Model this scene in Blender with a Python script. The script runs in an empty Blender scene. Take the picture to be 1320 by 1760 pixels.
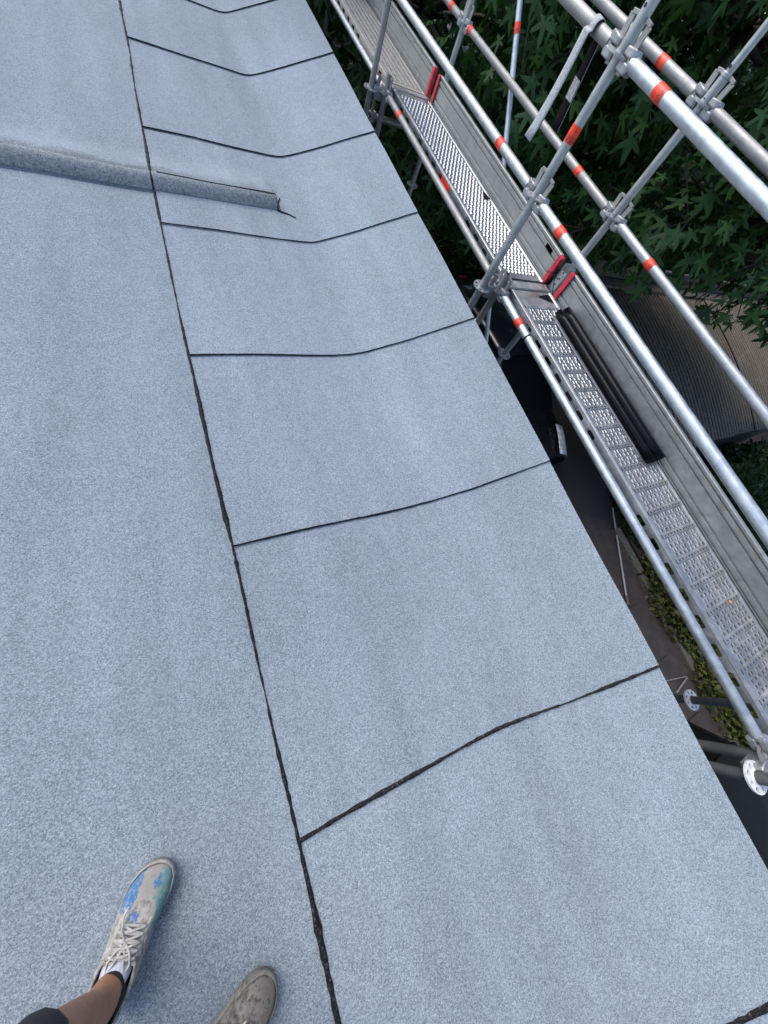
import bpy, bmesh, math, random
import numpy as np
from mathutils import Vector, Matrix
random.seed(7)
RNG = np.random.default_rng(11)
S = bpy.context.scene
COL = S.collection
rad = math.radians

# ------------------------------------------------------------------ camera
cam_d = bpy.data.cameras.new('camera'); cam = bpy.data.objects.new('camera', cam_d); COL.objects.link(cam)
CAM = Vector((0.0, 0.0, 1.5))
cam.location = CAM
cam.rotation_euler = (0.41637, -0.32725, -0.34832)
cam_d.sensor_fit = 'VERTICAL'; cam_d.sensor_height = 36.0; cam_d.lens = 12.147
cam_d.clip_start = 0.02; cam_d.clip_end = 3000
S.camera = cam
# ------------------------------------------------------------------ sky, sun, exposure
SUN_EL, SUN_AZ = 50.0, -26.0        # azimuth measured from +y towards +x
w = bpy.data.worlds.new('World'); S.world = w; w.use_nodes = True
nt = w.node_tree
sky = nt.nodes.new('ShaderNodeTexSky'); sky.sky_type = 'NISHITA'; sky.sun_disc = False
sky.sun_elevation = rad(SUN_EL); sky.sun_rotation = rad(SUN_AZ)
sky.air_density = 1.0; sky.dust_density = 1.0; sky.ozone_density = 1.0
nt.nodes['Background'].inputs['Strength'].default_value = 0.14
nt.links.new(sky.outputs[0], nt.nodes['Background'].inputs['Color'])
sun_d = bpy.data.lights.new('sun', 'SUN'); sun_d.energy = 1.4; sun_d.angle = rad(42); sun_d.color = (1, .95, .88)
sun = bpy.data.objects.new('sun', sun_d); COL.objects.link(sun)
az, el = rad(SUN_AZ), rad(SUN_EL)
sd = Vector((math.sin(az) * math.cos(el), math.cos(az) * math.cos(el), math.sin(el)))
sun.rotation_euler = sd.to_track_quat('Z', 'Y').to_euler()
sun.location = (0, 0, 12)
S.view_settings.view_transform = 'Standard'; S.view_settings.look = 'None'
S.view_settings.exposure = 1.28; S.view_settings.gamma = 1.0; S.view_settings.use_curve_mapping = False

# ------------------------------------------------------------------ helpers
class MB:
    """collects faces in world coordinates; build() links them as one mesh object"""
    def __init__(s): s.v = []; s.f = []
    def add(s, vs, fs):
        o = len(s.v); s.v += [tuple(p) for p in vs]; s.f += [tuple(i + o for i in f) for f in fs]; return s
    def box(s, c, size, M=None):
        c = Vector(c); h = [x / 2 for x in size]; vs = []
        for x in (-1, 1):
            for y in (-1, 1):
                for z in (-1, 1):
                    p = Vector((x * h[0], y * h[1], z * h[2]))
                    vs.append(c + (M @ p if M else p))
        return s.add(vs, [(0, 1, 3, 2), (4, 6, 7, 5), (0, 4, 5, 1), (2, 3, 7, 6), (0, 2, 6, 4), (1, 5, 7, 3)])
    def tube(s, p0, p1, r0, r1=None, n=20, caps=True, inner=None):
        p0, p1 = Vector(p0), Vector(p1); r1 = r0 if r1 is None else r1
        d = (p1 - p0).normalized(); a = d.orthogonal().normalized(); b = d.cross(a)
        vs = []
        for p, r in ((p0, r0), (p1, r1)):
            for k in range(n):
                t = 2 * math.pi * k / n; vs.append(p + (a * math.cos(t) + b * math.sin(t)) * r)
        fs = [(k, (k + 1) % n, n + (k + 1) % n, n + k) for k in range(n)]
        if inner:
            for p in (p0, p1):
                for k in range(n):
                    t = 2 * math.pi * k / n; vs.append(p + (a * math.cos(t) + b * math.sin(t)) * inner)
            fs += [(2 * n + k, 3 * n + k, 3 * n + (k + 1) % n, 2 * n + (k + 1) % n) for k in range(n)]
            fs += [(k, 2 * n + k, 2 * n + (k + 1) % n, (k + 1) % n) for k in range(n)]
            fs += [(n + k, n + (k + 1) % n, 3 * n + (k + 1) % n, 3 * n + k) for k in range(n)]
        elif caps:
            fs += [tuple(reversed(range(n))), tuple(range(n, 2 * n))]
        return s.add(vs, fs)
    def path(s, pts, rs, n=10):
        pts = [Vector(p) for p in pts]
        if not hasattr(rs, '__len__'): rs = [rs] * len(pts)
        vs = []; a = None
        for i, p in enumerate(pts):
            d = (pts[min(i + 1, len(pts) - 1)] - pts[max(i - 1, 0)]).normalized()
            a = d.orthogonal().normalized() if a is None else (a - d * a.dot(d)).normalized()
            b = d.cross(a)
            for k in range(n):
                t = 2 * math.pi * k / n; vs.append(p + (a * math.cos(t) + b * math.sin(t)) * rs[i])
        m = len(pts)
        fs = [(i * n + k, i * n + (k + 1) % n, (i + 1) * n + (k + 1) % n, (i + 1) * n + k) for i in range(m - 1) for k in range(n)]
        fs += [tuple(reversed(range(n))), tuple(range((m - 1) * n, m * n))]
        return s.add(vs, fs)
    def grid(s, P):
        """P: rows of points"""
        nr, nc = len(P), len(P[0])
        return s.add([p for r in P for p in r], [(i * nc + j, i * nc + j + 1, (i + 1) * nc + j + 1, (i + 1) * nc + j) for i in range(nr - 1) for j in range(nc - 1)])
    def extrude(s, prof, fn, closed=True):
        """prof: 2-D polygon; fn(a,b,end) -> 3-D point, end in (0,1)"""
        n = len(prof)
        vs = [fn(a, b, e) for e in (0, 1) for a, b in prof]
        fs = [(k, (k + 1) % n, n + (k + 1) % n, n + k) for k in range(n)]
        fs += [tuple(reversed(range(n))), tuple(range(n, 2 * n))]
        return s.add(vs, fs)
    def build(s, name, mat, parent=None, smooth=None, bevel=0, solid=0, segs=2):
        off = Vector(parent_world(parent)) if parent else Vector((0, 0, 0))
        me = bpy.data.meshes.new(name)
        me.from_pydata([(p[0] - off.x, p[1] - off.y, p[2] - off.z) for p in s.v], [], s.f)
        me.validate()
        bm = bmesh.new(); bm.from_mesh(me); bmesh.ops.recalc_face_normals(bm, faces=bm.faces); bm.to_mesh(me); bm.free()
        if mat: me.materials.append(mat)
        if smooth is not None:
            me.shade_smooth(); me.set_sharp_from_angle(angle=rad(smooth))
        o = bpy.data.objects.new(name, me); COL.objects.link(o)
        if parent: o.parent = parent
        if solid:
            m = o.modifiers.new('solid', 'SOLIDIFY'); m.thickness = solid; m.offset = -1
        if bevel:
            m = o.modifiers.new('bevel', 'BEVEL'); m.width = bevel; m.segments = segs; m.limit_method = 'ANGLE'; m.angle_limit = rad(40)
        return o

def parent_world(o):
    p = Vector(o.location)
    while o.parent: o = o.parent; p += o.location
    return p

def thing(name, label, cat, loc=(0, 0, 0), group=None):
    o = bpy.data.objects.new(name, None); COL.objects.link(o); o.location = loc; o.empty_display_size = .1
    o['label'] = label; o['category'] = cat
    if group: o['group'] = group
    return o
def tag(o, label, cat, group=None, kind=None):
    if label: o['label'] = label
    if cat: o['category'] = cat
    if group: o['group'] = group
    if kind: o['kind'] = kind
    return o

# ------------------------------------------------------------------ materials
def newmat(name):
    m = bpy.data.materials.new(name); m.use_nodes = True
    return m, m.node_tree, m.node_tree.nodes['Principled BSDF']
class NG:
    """small node helper"""
    def __init__(s, nt): s.nt = nt
    def n(s, t, **k):
        x = s.nt.nodes.new(t)
        for a, b in k.items(): setattr(x, a, b)
        return x
    def link(s, a, b): s.nt.links.new(a, b)
    def coord(s, scale=(1, 1, 1), which='Object', loc=None):
        c = s.n('ShaderNodeTexCoord'); m = s.n('ShaderNodeMapping'); m.inputs['Scale'].default_value = scale
        if loc: m.inputs['Location'].default_value = loc
        s.link(c.outputs[which], m.inputs['Vector']); return m.outputs[0]
    def noise(s, vec, scale, detail=3, rough=.55, dist=0, out='Fac'):
        x = s.n('ShaderNodeTexNoise'); x.inputs['Scale'].default_value = scale; x.inputs['Detail'].default_value = detail
        x.inputs['Roughness'].default_value = rough; x.inputs['Distortion'].default_value = dist
        s.link(vec, x.inputs['Vector']); return x.outputs[out]
    def vor(s, vec, scale, out='Distance', feature='F1', rnd=1):
        x = s.n('ShaderNodeTexVoronoi', feature=feature); x.inputs['Scale'].default_value = scale; x.inputs['Randomness'].default_value = rnd
        s.link(vec, x.inputs['Vector']); return x.outputs[out]
    def ramp(s, fac, stops, interp='LINEAR'):
        r = s.n('ShaderNodeValToRGB'); r.color_ramp.interpolation = interp
        while len(r.color_ramp.elements) < len(stops): r.color_ramp.elements.new(.5)
        for e, (p, c) in zip(r.color_ramp.elements, stops):
            e.position = p; e.color = (c, c, c, 1) if not hasattr(c, '__len__') else (*c, 1)
        s.link(fac, r.inputs['Fac']); return r.outputs['Color']
    def mix(s, fac, a, b, mode='MIX'):
        x = s.n('ShaderNodeMix', data_type='RGBA', blend_type=mode)
        for i, v in ((0, fac), (6, a), (7, b)):
            if hasattr(v, 'links'): s.link(v, x.inputs[i])
            elif i == 0: x.inputs[0].default_value = v
            else: x.inputs[i].default_value = (*v, 1) if len(v) == 3 else v
        return x.outputs[2]
    def math(s, op, a, b=None, c=None):
        x = s.n('ShaderNodeMath', operation=op)
        for i, v in enumerate((a, b, c)):
            if v is None: continue
            if hasattr(v, 'links'): s.link(v, x.inputs[i])
            else: x.inputs[i].default_value = v
        return x.outputs[0]
    def bump(s, h, strength, dist, bsdf, normal=None):
        b = s.n('ShaderNodeBump'); b.inputs['Strength'].default_value = strength; b.inputs['Distance'].default_value = dist
        s.link(h, b.inputs['Height'])
        if normal: s.link(normal, b.inputs['Normal'])
        s.link(b.outputs[0], bsdf.inputs['Normal']); return b.outputs[0]

def mat_plain(name, col, rough=.6, metal=0, var=.12, vscale=12, bump=0, spec=None):
    m, nt, b = newmat(name); g = NG(nt); v = g.coord()
    f = g.noise(v, vscale, 4)
    c = g.mix(g.ramp(f, [(.3, 0.), (.7, 1.)]), tuple(x * (1 - var) for x in col), tuple(min(1, x * (1 + var)) for x in col))
    g.link(c, b.inputs['Base Color']); b.inputs['Roughness'].default_value = rough; b.inputs['Metallic'].default_value = metal
    if spec is not None: b.inputs['Specular IOR Level'].default_value = spec
    if bump: g.bump(g.noise(v, vscale * 6, 4), bump, .004, b)
    return m

def mat_membrane():
    m, nt, b = newmat('mineral_felt'); g = NG(nt); v = g.coord()
    a = g.noise(v, 380, 2, .7); a2 = g.noise(v, 800, 1, .6); big = g.noise(v, .9, 3, .5); mid = g.noise(v, 14, 4, .6)
    cell = g.vor(v, 300, 'Color')
    sx = g.n('ShaderNodeSeparateColor'); g.link(cell, sx.inputs[0])
    k = g.math('ADD', g.math('MULTIPLY', a, .55), g.math('ADD', g.math('MULTIPLY', a2, .25), g.math('MULTIPLY', sx.outputs[0], .20)))
    c = g.ramp(k, [(.32, (.080, .096, .114)), (.45, (.182, .211, .238)), (.55, (.245, .281, .313)), (.70, (.42, .466, .506))])
    c = g.mix(1.0, c, g.ramp(big, [(.3, .93), (.7, 1.05)]), 'MULTIPLY')
    c = g.mix(1.0, c, g.ramp(mid, [(.3, .95), (.7, 1.04)]), 'MULTIPLY')
    # long weathering streaks along the fall
    st = g.noise(g.coord((3.2, .35, 1)), 1.6, 3, .5)
    c = g.mix(1.0, c, g.ramp(st, [(.35, .915), (.65, 1.045)]), 'MULTIPLY')
    oi = g.n('ShaderNodeObjectInfo'); c = g.mix(1.0, c, g.ramp(oi.outputs['Random'], [(0., .955), (1., 1.045)]), 'MULTIPLY')
    # trodden, dusty areas
    tr_ = g.math('MULTIPLY', g.ramp(g.noise(v, 2.3, 6, .68, .5), [(.48, 0.), (.68, 1.)]), .10)
    c = g.mix(tr_, c, (.16, .165, .165))
    sc_ = g.math('MULTIPLY', g.ramp(g.noise(g.coord((9, 2.0, 1)), 3.1, 4, .6), [(.60, 0.), (.72, 1.)]), .12)
    c = g.mix(sc_, c, (.42, .44, .45))
    # scuffs and bitumen dots
    d = g.vor(v, 2.3, 'Distance'); dm = g.math('LESS_THAN', g.math('ADD', d, g.math('MULTIPLY', mid, .04)), .036)
    c = g.mix(g.math('MULTIPLY', dm, .35), c, (.1, .11, .13))
    # dirt that has washed against the low cross ridge (from y = 2.74 to 2.9)
    sp = g.n('ShaderNodeSeparateXYZ'); g.link(v, sp.inputs[0])
    yk = g.math('DIVIDE', g.math('SUBTRACT', sp.outputs[1], 2.79), .36)
    patchy = g.math('ADD', g.math('MULTIPLY', g.noise(v, 160, 4, .8), 1.15), g.math('MULTIPLY', g.noise(v, 6, 3), .75))
    band = g.math('MULTIPLY', g.math('GREATER_THAN', g.math('SUBTRACT', patchy, yk), .66), g.math('MULTIPLY', g.math('GREATER_THAN', sp.outputs[1], 2.77), g.math('LESS_THAN', sp.outputs[0], .75)))
    amt = g.ramp(sp.outputs[0], [(0., .80), (.06, .45)])
    c = g.mix(g.math('MULTIPLY', band, amt), c, g.ramp(k, [(.34, (.05, .054, .056)), (.7, (.18, .188, .19))]))
    g.link(c, b.inputs['Base Color']); b.inputs['Roughness'].default_value = .85; b.inputs['Specular IOR Level'].default_value = .12
    g.bump(k, .5, .003, b)
    return m
def mat_ridge():
    m, nt, b = newmat('dusty_felt'); g = NG(nt); v = g.coord()
    a = g.noise(v, 150, 2, .7); a2 = g.noise(v, 60, 4, .7); big = g.noise(v, 2.2, 3, .5)
    k = g.math('ADD', g.math('MULTIPLY', a, .6), g.math('MULTIPLY', a2, .4))
    c = g.ramp(k, [(.34, (.085, .095, .10)), (.5, (.205, .222, .23)), (.66, (.34, .358, .365))])
    c = g.mix(1.0, c, g.ramp(big, [(.3, .85), (.7, 1.05)]), 'MULTIPLY')
    g.link(c, b.inputs['Base Color']); b.inputs['Roughness'].default_value = .95; b.inputs['Specular IOR Level'].default_value = .2
    g.bump(k, .7, .005, b); return m
def mat_bitumen():
    m, nt, b = newmat('bitumen'); g = NG(nt); v = g.coord()
    a = g.noise(v, 120, 4, .7)
    g.link(g.ramp(a, [(.35, (.004, .004, .005)), (.56, (.010, .010, .012)), (.70, (.10, .11, .12))]), b.inputs['Base Color'])
    b.inputs['Roughness'].default_value = .8; b.inputs['Specular IOR Level'].default_value = .2; g.bump(a, .5, .004, b); return m

def mat_galv(name, tone=.55, tint=(1, 1.02, 1.05), rough=.42, metal=.75, dirt=.35, streak=True):
    m, nt, b = newmat(name); g = NG(nt); v = g.coord()
    oi = g.n('ShaderNodeObjectInfo')
    vv = g.n('ShaderNodeVectorMath', operation='ADD'); g.link(v, vv.inputs[0])
    sc = g.n('ShaderNodeVectorMath', operation='SCALE'); sc.inputs['Scale'].default_value = 37.0
    cx = g.n('ShaderNodeCombineXYZ'); [g.link(oi.outputs['Random'], cx.inputs[i]) for i in range(3)]
    g.link(cx.outputs[0], sc.inputs[0]); g.link(sc.outputs[0], vv.inputs[1]); v = vv.outputs[0]
    sp = g.vor(v, 42, 'Color'); sx = g.n('ShaderNodeSeparateColor'); g.link(sp, sx.inputs[0])
    n1 = g.noise(v, 16, 5, .65, .6); n2 = g.noise(v, 70, 4, .7)
    k = g.math('ADD', g.math('MULTIPLY', sx.outputs[0], .10), g.math('ADD', g.math('MULTIPLY', n1, .65), g.math('MULTIPLY', n2, .25)))
    lo = tuple(tone * .78 * t for t in tint); hi = tuple(min(1, tone * 1.18 * t) for t in tint)
    c = g.ramp(k, [(.3, lo), (.68, hi)])
    dirtm = g.ramp(g.noise(v, 9, 6, .7, .4), [(.5, 0.), (.72, 1.)])
    c = g.mix(g.math('MULTIPLY', dirtm, dirt), c, (.16, .155, .145))
    spots = g.ramp(g.noise(v, 95, 3, .75), [(.66, 0.), (.72, 1.)])
    spots = g.math('MULTIPLY', spots, g.ramp(g.noise(v, 5, 2), [(.5, 0.), (.62, 1.)]))
    c = g.mix(g.math('MULTIPLY', spots, .8), c, (.035, .035, .04))
    g.link(c, b.inputs['Base Color'])
    r = g.ramp(n1, [(.3, rough - .1), (.7, rough + .14)]); g.link(r, b.inputs['Roughness'])
    mm = g.math('SUBTRACT', metal, g.math('MULTIPLY', dirtm, metal * .6)); g.link(mm, b.inputs['Metallic'])
    g.bump(n2, .15, .002, b); return m
def mat_tape():
    m, nt, b = newmat('orange_tape_print'); g = NG(nt); v = g.coord((1, 1, 1), 'UV')
    sp = g.n('ShaderNodeSeparateXYZ'); g.link(v, sp.inputs[0])
    # v: along the tube (0..1), u: around; two black rules and a broken line of lettering near one edge
    y = sp.outputs[1]; x = sp.outputs[0]
    rule = g.math('MAXIMUM', g.math('MULTIPLY', g.math('GREATER_THAN', y, .60), g.math('LESS_THAN', y, .645)),
                  g.math('MULTIPLY', g.math('GREATER_THAN', y, .925), g.math('LESS_THAN', y, .96)))
    band = g.math('MULTIPLY', g.math('GREATER_THAN', y, .68), g.math('LESS_THAN', y, .89))
    cv = g.n('ShaderNodeCombineXYZ'); g.link(g.math('MULTIPLY', x, 46), cv.inputs[0]); g.link(g.math('MULTIPLY', y, 9), cv.inputs[1])
    let = g.math('GREATER_THAN', g.noise(cv.outputs[0], 1.0, 2, .5), .485)
    blk = g.math('MAXIMUM', rule, g.math('MULTIPLY', band, let))
    w = g.noise(g.coord(), 40, 4, .7)
    c = g.mix(g.ramp(w, [(.35, 0.), (.75, 1.)]), (.82, .040, .010), (.88, .075, .030))
    c = g.mix(g.math('MULTIPLY', blk, .9), c, (.03, .012, .012))
    g.link(c, b.inputs['Base Color']); b.inputs['Roughness'].default_value = .45
    return m
def mat_leaf(name, cols, trans=.25, rough=.42):
    m, nt, b = newmat(name); g = NG(nt)
    at = g.n('ShaderNodeAttribute'); at.attribute_name = 'tone'
    oi = g.n('ShaderNodeObjectInfo')
    n = g.noise(g.coord(), 3.0, 3)
    f = g.math('ADD', g.math('MULTIPLY', at.outputs['Fac'], .75), g.math('MULTIPLY', n, .3))
    c = g.ramp(f, [(.1, cols[0]), (.5, cols[1]), (.82, cols[2]), (1., cols[3])])
    g.link(c, b.inputs['Base Color']); b.inputs['Roughness'].default_value = rough; b.inputs['Specular IOR Level'].default_value = .3
    tr = g.n('ShaderNodeBsdfTranslucent'); g.link(g.mix(1, c, (1.0, 1.25, .4), 'MULTIPLY'), tr.inputs['Color'])
    mx = g.n('ShaderNodeMixShader'); mx.inputs[0].default_value = trans
    g.link(b.outputs[0], mx.inputs[1]); g.link(tr.outputs[0], mx.inputs[2])
    g.link(mx.outputs[0], nt.nodes['Material Output'].inputs['Surface'])
    return m

M = {}
M['felt'] = mat_membrane(); M['ridge'] = mat_ridge(); M['bitumen'] = mat_bitumen()
M['galv'] = mat_galv('galvanised_steel', .40, (1, 1.02, 1.03), .47, .75, .25)
M['galv_new'] = mat_galv('bright_galvanised_steel', .52, (1, 1.04, 1.06), .42, .8, .12)
M['galv_shaded'] = mat_galv('shaded_steel', .11, (1, 1, 1), .55, .4, .4)  # shade put into the colour: darker steel for the near-end tubes
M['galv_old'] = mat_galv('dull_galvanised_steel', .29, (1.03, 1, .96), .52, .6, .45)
M['cast'] = mat_galv('cast_steel', .32, (1, 1, 1.02), .48, .7, .35)
M['deck'] = mat_galv('deck_steel', .40, (1.01, 1.01, 1.0), .42, .8, .06)
M['deck_shiny'] = mat_galv('shiny_deck_steel', .36, (1, 1.03, 1.08), .34, .9, .08)
M['deck_brown'] = mat_galv('dusty_deck_steel', .34, (1.10, 1, .88), .6, .35, .2)
M['alu'] = mat_galv('weathered_aluminium', .34, (1.01, 1.01, .96), .48, .7, .25)
M['tape'] = mat_tape()
M['red'] = mat_plain('red_paint', (.50, .022, .045), .5, var=.35, vscale=30, bump=.2)
M['black_plastic'] = mat_plain('black_plastic', (.003, .003, .005), .22, var=.3, spec=.12)
M['black_rough'] = mat_plain('black_felt_back', (.006, .006, .008), .7, var=.4, vscale=60, bump=.3, spec=.1)
M['white_paint'] = mat_plain('white_paint', (.72, .72, .70), .5, var=.1)
M['ring_white'] = mat_plain('zinc_white_ring', (.60, .59, .57), .5, var=.2, vscale=60)
M['rubber'] = mat_plain('rubber', (.02, .02, .02), .8)
M['asphalt'] = mat_plain('asphalt', (.036, .028, .023), .9, var=.75, vscale=70, bump=.6)
M['slab'] = mat_plain('dark_paving', (.042, .031, .026), .85, var=.3, vscale=5, bump=.3)
M['kerb'] = mat_plain('kerb_concrete', (.095, .082, .065), .9, var=.35, vscale=14, bump=.4)
M['soil'] = mat_plain('soil', (.04, .03, .02), .95, var=.6, vscale=30, bump=.6)
M['render_wall'] = mat_plain('rendered_wall', (.42, .40, .37), .9, var=.1, vscale=6, bump=.2)
M['shade_wall_board'] = mat_plain('grey_shade_wall', (.16, .15, .14), .8, var=.15, vscale=5, bump=.2)
M['fascia'] = mat_plain('brown_fascia', (.13, .085, .06), .6, var=.25, vscale=10)
M['bark'] = mat_plain('bark', (.075, .06, .045), .9, var=.5, vscale=20, bump=.8)
M['wood'] = mat_plain('old_board', (.085, .070, .058), .9, var=.45, vscale=9, bump=.5)
LEAFC = [(.016, .040, .012), (.042, .094, .024), (.075, .15, .036), (.16, .22, .04)]
M['leaf'] = mat_leaf('star_leaf', LEAFC, .28, .5)
M['leaf_far'] = mat_leaf('far_leaf', [(.012, .028, .009), (.026, .058, .016), (.048, .092, .022), (.08, .125, .03)], .25, .6)
M['leaf_bed'] = mat_leaf('bed_leaf', [(.03, .042, .012), (.08, .092, .022), (.16, .165, .04), (.26, .25, .07)], .25, .5)

# ================================================================== THE SETTING
GZ = -3.0
ground = MB().add([(-400, -400, GZ), (400, -400, GZ), (400, 400, GZ), (-400, 400, GZ)], [(0, 1, 2, 3)]).build('ground', M['asphalt'])
ground['kind'] = 'structure'
# planting bed strip and paving beside it
bed = MB().add([(6.72, -9, GZ + .03), (9.6, -9, GZ + .03), (9.6, 1.0, GZ + .03), (6.9, .4, GZ + .03)], [(0, 1, 2, 3)]).build('planting_bed', M['soil'])
bed['kind'] = 'structure'
paving = thing('paving', None, None, (0, 0, GZ)); del paving['label'], paving['category']; paving['kind'] = 'structure'
base = MB()
cor = [(2.6, -9), (6.5, -9), (6.6, .1)] + [(6.6 - 1.2 * (1 - math.cos(t)) , .1 + .55 * math.sin(t)) for t in np.linspace(0.15, math.pi / 2, 7)] + [(2.6, .65)]
n = len(cor)
base.add([(x, y, GZ + .03) for x, y in cor] + [(x, y, GZ - .02) for x, y in cor], [tuple(range(n))] + [(i, n + i, n + (i + 1) % n, (i + 1) % n) for i in range(n)])
base.build('paving_bed', M['slab'], paving)
sm = MB().box((0, 0, 0), (.59, .89, .04))
slab_me = None
for i in range(6):
    for j in range(10):
        x = 2.95 + i * .6; y = -8.4 + j * .9 + (.45 if i % 2 else 0)
        if y > -.05 and x > 5.7: continue
        if y > .15: continue
        if slab_me is None:
            o = MB().box((x, y, GZ + .042), (.585, .885, .03)).build('slab', M['slab'], paving, bevel=.006)
            slab_me = o; slab0 = Vector((x, y))
        else:
            o = slab_me.copy(); COL.objects.link(o); o.parent = paving; o.location = (x - slab0.x, y - slab0.y, random.uniform(-.004, .004))
        o.rotation_euler = (random.uniform(-.004, .004), random.uniform(-.004, .004), 0) if o is not slab_me else (0, 0, 0)
kerb = thing('kerb', None, None, (6.6, 0, GZ)); del kerb['label'], kerb['category']; kerb['kind'] = 'structure'
for j in range(10):
    y = -8.6 + j * .92
    MB().box((6.62 + random.uniform(-.01, .01), y, GZ + .05), (.16, .90, .14)).build('kerb_stone', M['kerb'], kerb, bevel=.015)

# ================================================================== THE BUILDING WITH ITS FELT ROOF
XB, XE, ZE = 0.8915, 1.585, 0.293
YS = [7.7, 6.65, 5.60, 4.539, 3.406, 2.465, 1.486, .473, -.580, -1.665, -2.65]      # cross seams of the edge strip
SLOPE = ZE / (XE - XB)
def prof(x, y=3.0):
    k = float(np.interp(y, [-1.5, -.3, 1.6, 2.4], [.13, .12, .035, .026]))       # the fold is rounder at the near end
    t = (x - XB) / k
    return SLOPE * k * (math.log1p(math.exp(t)) if t < 30 else t)
def lump(x, y):
    return .0022 * math.sin(3.1 * x + 1.7 * y) + .0018 * math.sin(5.3 * y - 2.2 * x + 1) + .0012 * math.sin(11 * x + 7 * y)
RY0, RYC, RY1, RH, RXE = 2.750, 2.822, 3.05, .060, .735        # low cross ridge: foot, crest, back, height, end
def ridge_z(x, y):
    if y <= RY0 or y >= RY1 + .12: return 0
    if y < RYC:
        t = (y - RY0) / (RYC - RY0); z = RH * math.sin(t * math.pi / 2) ** .9
    else:
        t = (y - RYC) / (RY1 + .12 - RYC); z = RH * (1 - t * t * (3 - 2 * t))
    if x > RXE - .05: z *= max(0, min(1, (RXE + .006 - x) / .018))
    return z
def roof_z(x, y): return prof(x, y) + lump(x, y) + ridge_z(x, y)

house = thing('flat_roofed_building', 'building with a low flat roof of blue-grey mineral felt strips and upturned edge', 'building', (0, 0, 0))
wl = MB(); wl.box((-1.9, 3, (GZ - .12) / 2), (6.4, 16, -GZ - .12)); wl.build('wall', M['render_wall'], house)
deckb = MB(); deckb.box((-2.0, 3, -.085), (6.7, 16.4, .10)); 
deckb.add([(.85, -5.2, -.03), (.85, 11.2, -.03), (XE - .03, 11.2, ZE - .05), (XE - .03, -5.2, ZE - .05), (.85, -5.2, -.13), (.85, 11.2, -.13), (XE - .03, 11.2, .06), (XE - .03, -5.2, .06)],
          [(0, 1, 2, 3), (7, 6, 5, 4), (3, 2, 6, 7), (0, 4, 5, 1), (0, 3, 7, 4), (1, 5, 6, 2)])
roofp = deckb.build('roof', M['wood'], house)
up = MB(); up.box((-2.0, -3.55, 1.55), (6.6, 2.4, 3.3)); up.build('added_shade_wall', M['shade_wall_board'], house)  # unseen boarded wall, added behind the camera to shade the roof near the feet
for k in range(16):
    MB().box((-2.0, -2.343, .02 + k * .2), (6.62, .022, .19), Matrix.Rotation(rad(3), 3, 'X')).build('shade_wall_board', M['shade_wall_board'], house)
MB().box((XE - .017, 3, ZE - .105), (.022, 16.4, .17)).build('fascia', M['fascia'], house, bevel=.003)
for k in range(8):
    MB().box((XE + .003 + random.uniform(-.0015, .0015), -4.15 + k * 2.05, ZE - .016 + random.uniform(-.001, .001)), (.016, 2.044, .020)).build('edge_trim', M['fascia'], house, bevel=.003)

def sheet(x0, x1, y0, y1, dz0, dz1, nx, ny, name='membrane_sheet', mat='felt', strip=False):
    m = MB(); P = []
    ys = list(np.linspace(y0, y1, ny))
    if y0 < RY0 < y1 or y0 < RY1 < y1:
        ys = sorted(set(ys + [v for v in list(np.linspace(RY0, RYC, 6)) + list(np.linspace(RYC, RY1 + .12, 8)) if y0 < v < y1]))
    xs = np.linspace(x0, x1, nx)
    for i, y in enumerate(ys):
        t = (y - y0) / (y1 - y0)
        row = []
        for x in xs:
            e = yseam(x) * (1 - t) if strip else 0
            if strip: x = xline(y) + (x - x0) / (x1 - x0) * (x1 - xline(y))
            row.append((x, y + e, roof_z(x, y + e) + dz0 + (dz1 - dz0) * t))
        P.append(row)
    m.grid(P)
    for edge in (P[0], P[-1], [r[0] for r in P], [r[-1] for r in P]):      # cut edge of the sheet
        m.grid([edge, [(x, y, z - .006) for x, y, z in edge]])
    return m.build(name, M[mat], roofp, smooth=50)
def xline(y): return float(np.interp(y, [-5, -1.1, -.58, .49, 1.49, 2.42, 2.87, 3.39, 4.4, 5.14, 11], [.01, .015, .013, .008, -.006, -.009, 0, .006, .03, .038, .03]))
def yseam(x): return float(np.interp(x, [.006, .3, .6, .9, 1.2, 1.45, XE], [.004, .006, .004, .002, -.008, -.004, 0]))
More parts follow.
